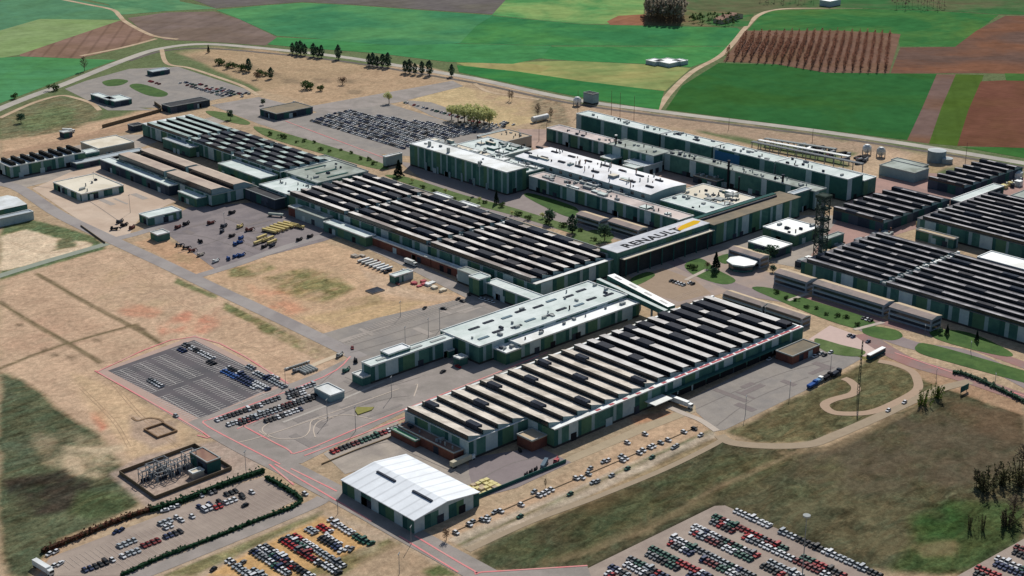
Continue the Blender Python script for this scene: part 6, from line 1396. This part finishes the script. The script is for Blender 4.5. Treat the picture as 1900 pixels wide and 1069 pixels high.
# hedges
def hedge(label,px,w,h,mt,dens=6,name='hedge'):
    Pp=smooth([W(*p) for p in px],4); q=Pp[0]; t=thing(name,label,'hedge',(q[0],q[1],0)); b=MB(); r=random.Random(int(px[0][0])); s=MB()
    for (p,q_) in zip(Pp[:-1],Pp[1:]):
        p,q_=Vector(p),Vector(q_); L=(q_-p).length; d=(q_-p).normalized(); nn=Vector((-d.y,d.x))
        def fn(r):
            u=r.random()*L; v=p+d*u+nn*r.uniform(-w/2,w/2)*(1+.3*math.sin(u*.7)); return (v.x,v.y,r.random()**.6*h*(.8+.3*math.sin(u*1.3+v.x)))
        leaves(b,r,fn,int(L*dens),.65,mt)
        s.prism([tuple(p+nn*w*.3),tuple(q_+nn*w*.3),tuple(q_-nn*w*.3),tuple(p-nn*w*.3)],0,h*.7,mt)
    b.build('foliage',t); s.build('hedge_core',t)
hedge('dark hedge behind the substation side of the pale car park',[(278,950),(330,935),(420,900),(490,876)],3.2,3,LF['hedge'],8)
hedge('dark red twig hedge left of the substation corner',[(78,1026),(150,997),(220,968),(285,946)],3,2.6,leafmat('red_brown_hedge',(124,76,62),(62,70,52)),7)
hedge('green hedge at the lower side of the pale car park, long straight part',[(225,1069),(300,1036),(400,998),(480,966),(540,944),(560,930)],2.,1.8,LF['hedge'],7)
hedge('dark hedge by the road at the end of the pale car park',[(494,888),(520,902),(545,917),(560,930)],2.4,2.4,LF['hedge'],8)
hedge('ragged dark hedge beside the right hand drive',[(1768,692),(1800,700),(1850,722),(1910,752)],3,2.4,LF['round'],7)
# far plantation and woods: masses, one object each
def wood(name,label,polypx,nrow,sp,h,mt,seed,dens=5,rot=0.,tw=1.,lsz=.9):
    r=random.Random(seed); Pw=[W(*p) for p in polypx]; cr,sr=math.cos(rot),math.sin(rot); Pr=[(p[0]*cr+p[1]*sr,-p[0]*sr+p[1]*cr) for p in Pw]; xs=[p[0] for p in Pr]; ys=[p[1] for p in Pr]; b=MB()
    x=min(xs)
    while x<max(xs):
        y=min(ys)
        while y<max(ys):
            if dist_poly(np.array([x]),np.array([y]),Pr)[0]>0:
                u_,v_=x+r.gauss(0,.5),y+r.gauss(0,.4); xx,yy=u_*cr-v_*sr,u_*sr+v_*cr; hh=h*r.uniform(.85,1.1)
                for a in (0,1): b.face([(xx-.18*(a==0),yy-.18*(a==1),0),(xx+.18*(a==0),yy+.18*(a==1),0),(xx+.1*(a==0),yy+.1*(a==1),hh*.8),(xx-.1*(a==0),yy-.1*(a==1),hh*.8)],BARK)
                def fn(r): z=r.random(); a=r.random()*6.28; R=max(sp)*.3*tw*math.sin(math.pi*min(1,z+.1))**.5*r.random(); return (xx+R*math.cos(a),yy+R*math.sin(a),hh*(.3+.7*z))
                leaves(b,r,fn,dens,lsz*tw,mt)
            y+=sp[1]
        x+=sp[0]
    tag(link(name,b.mesh(name)),label,'wood',kind='stuff')
wood('poplar_plantation','regular plantation of bare reddish poplars on the far field',[(1345,112),(1383,74),(1560,72),(1664,76),(1645,134),(1532,132),(1440,118)],0,(4.5,8.5),13,leafmat('reddish_twigs',(172,124,102),(146,108,90)),3,24,rot=math.atan2(W(1391,98)[1]-W(1380,118)[1],W(1391,98)[0]-W(1380,118)[0]),lsz=.7)
wood('far_wood','dense dark bare wood on the field edge at the top',[(1197,42),(1199,22),(1270,20),(1268,46)],0,(7,7),30,leafmat('grey_wood_twigs',(176,164,146),(142,136,122)),4,46,tw=2.2)
wood('far_wood','low bushes and trees beside the farm right of the dark wood',[(1275,45),(1285,32),(1375,36),(1365,50)],0,(13,13),9,LF['bush'],5,16,tw=1.8)
wood('far_wood','thin line of bare trees along the top of the photo',[(1405,8),(1405,1),(1530,1),(1530,9)],0,(14,14),14,LF['bare'],6,10,tw=1.6)
wood('far_wood','row of bare trees at the top right',[(1655,18),(1658,8),(1760,8),(1758,20)],0,(14,14),18,LF['bare'],7,10,tw=1.6)
# farm far right of the dark wood
for k,(px,py,w_,lb) in enumerate(((1215,119,14,'white farm shed beside the field edge far top, left'),(1240,120,22,'long low white farm shed at the far field edge'),(1262,119,12,'white farm shed at the far field edge, right'))):
    q=W(px,py); bld('farm_shed',lb,(q[0]-w_/2,q[0]+w_/2,q[1]-w_/2,q[1]+w_/2),4,'white','pale',190+k,'farm shed',doors=False)
for k,(px,py) in enumerate(((1350,34),(1362,30),(1340,38))):
    q=W(px,py+4); bld('farm_house',['reddish roofed farm house near the dirt road top, middle','reddish roofed farm house nearest the dirt road, top','low reddish farm house left of the other two, top'][k],(q[0]-9,q[0]+9,q[1]-7,q[1]+7),5,'brown','conc',195+k,'farm house',gable=2,doors=False)
q=W(1540,10); bld('farm_shed','small white building at the very top of the photo',(q[0]-12,q[0]+12,q[1]-8,q[1]+8),7,'white','pale',199,'farm shed',doors=False)
# figure-free scene: nothing else. every mesh flat shaded, ground truth sizes in metres
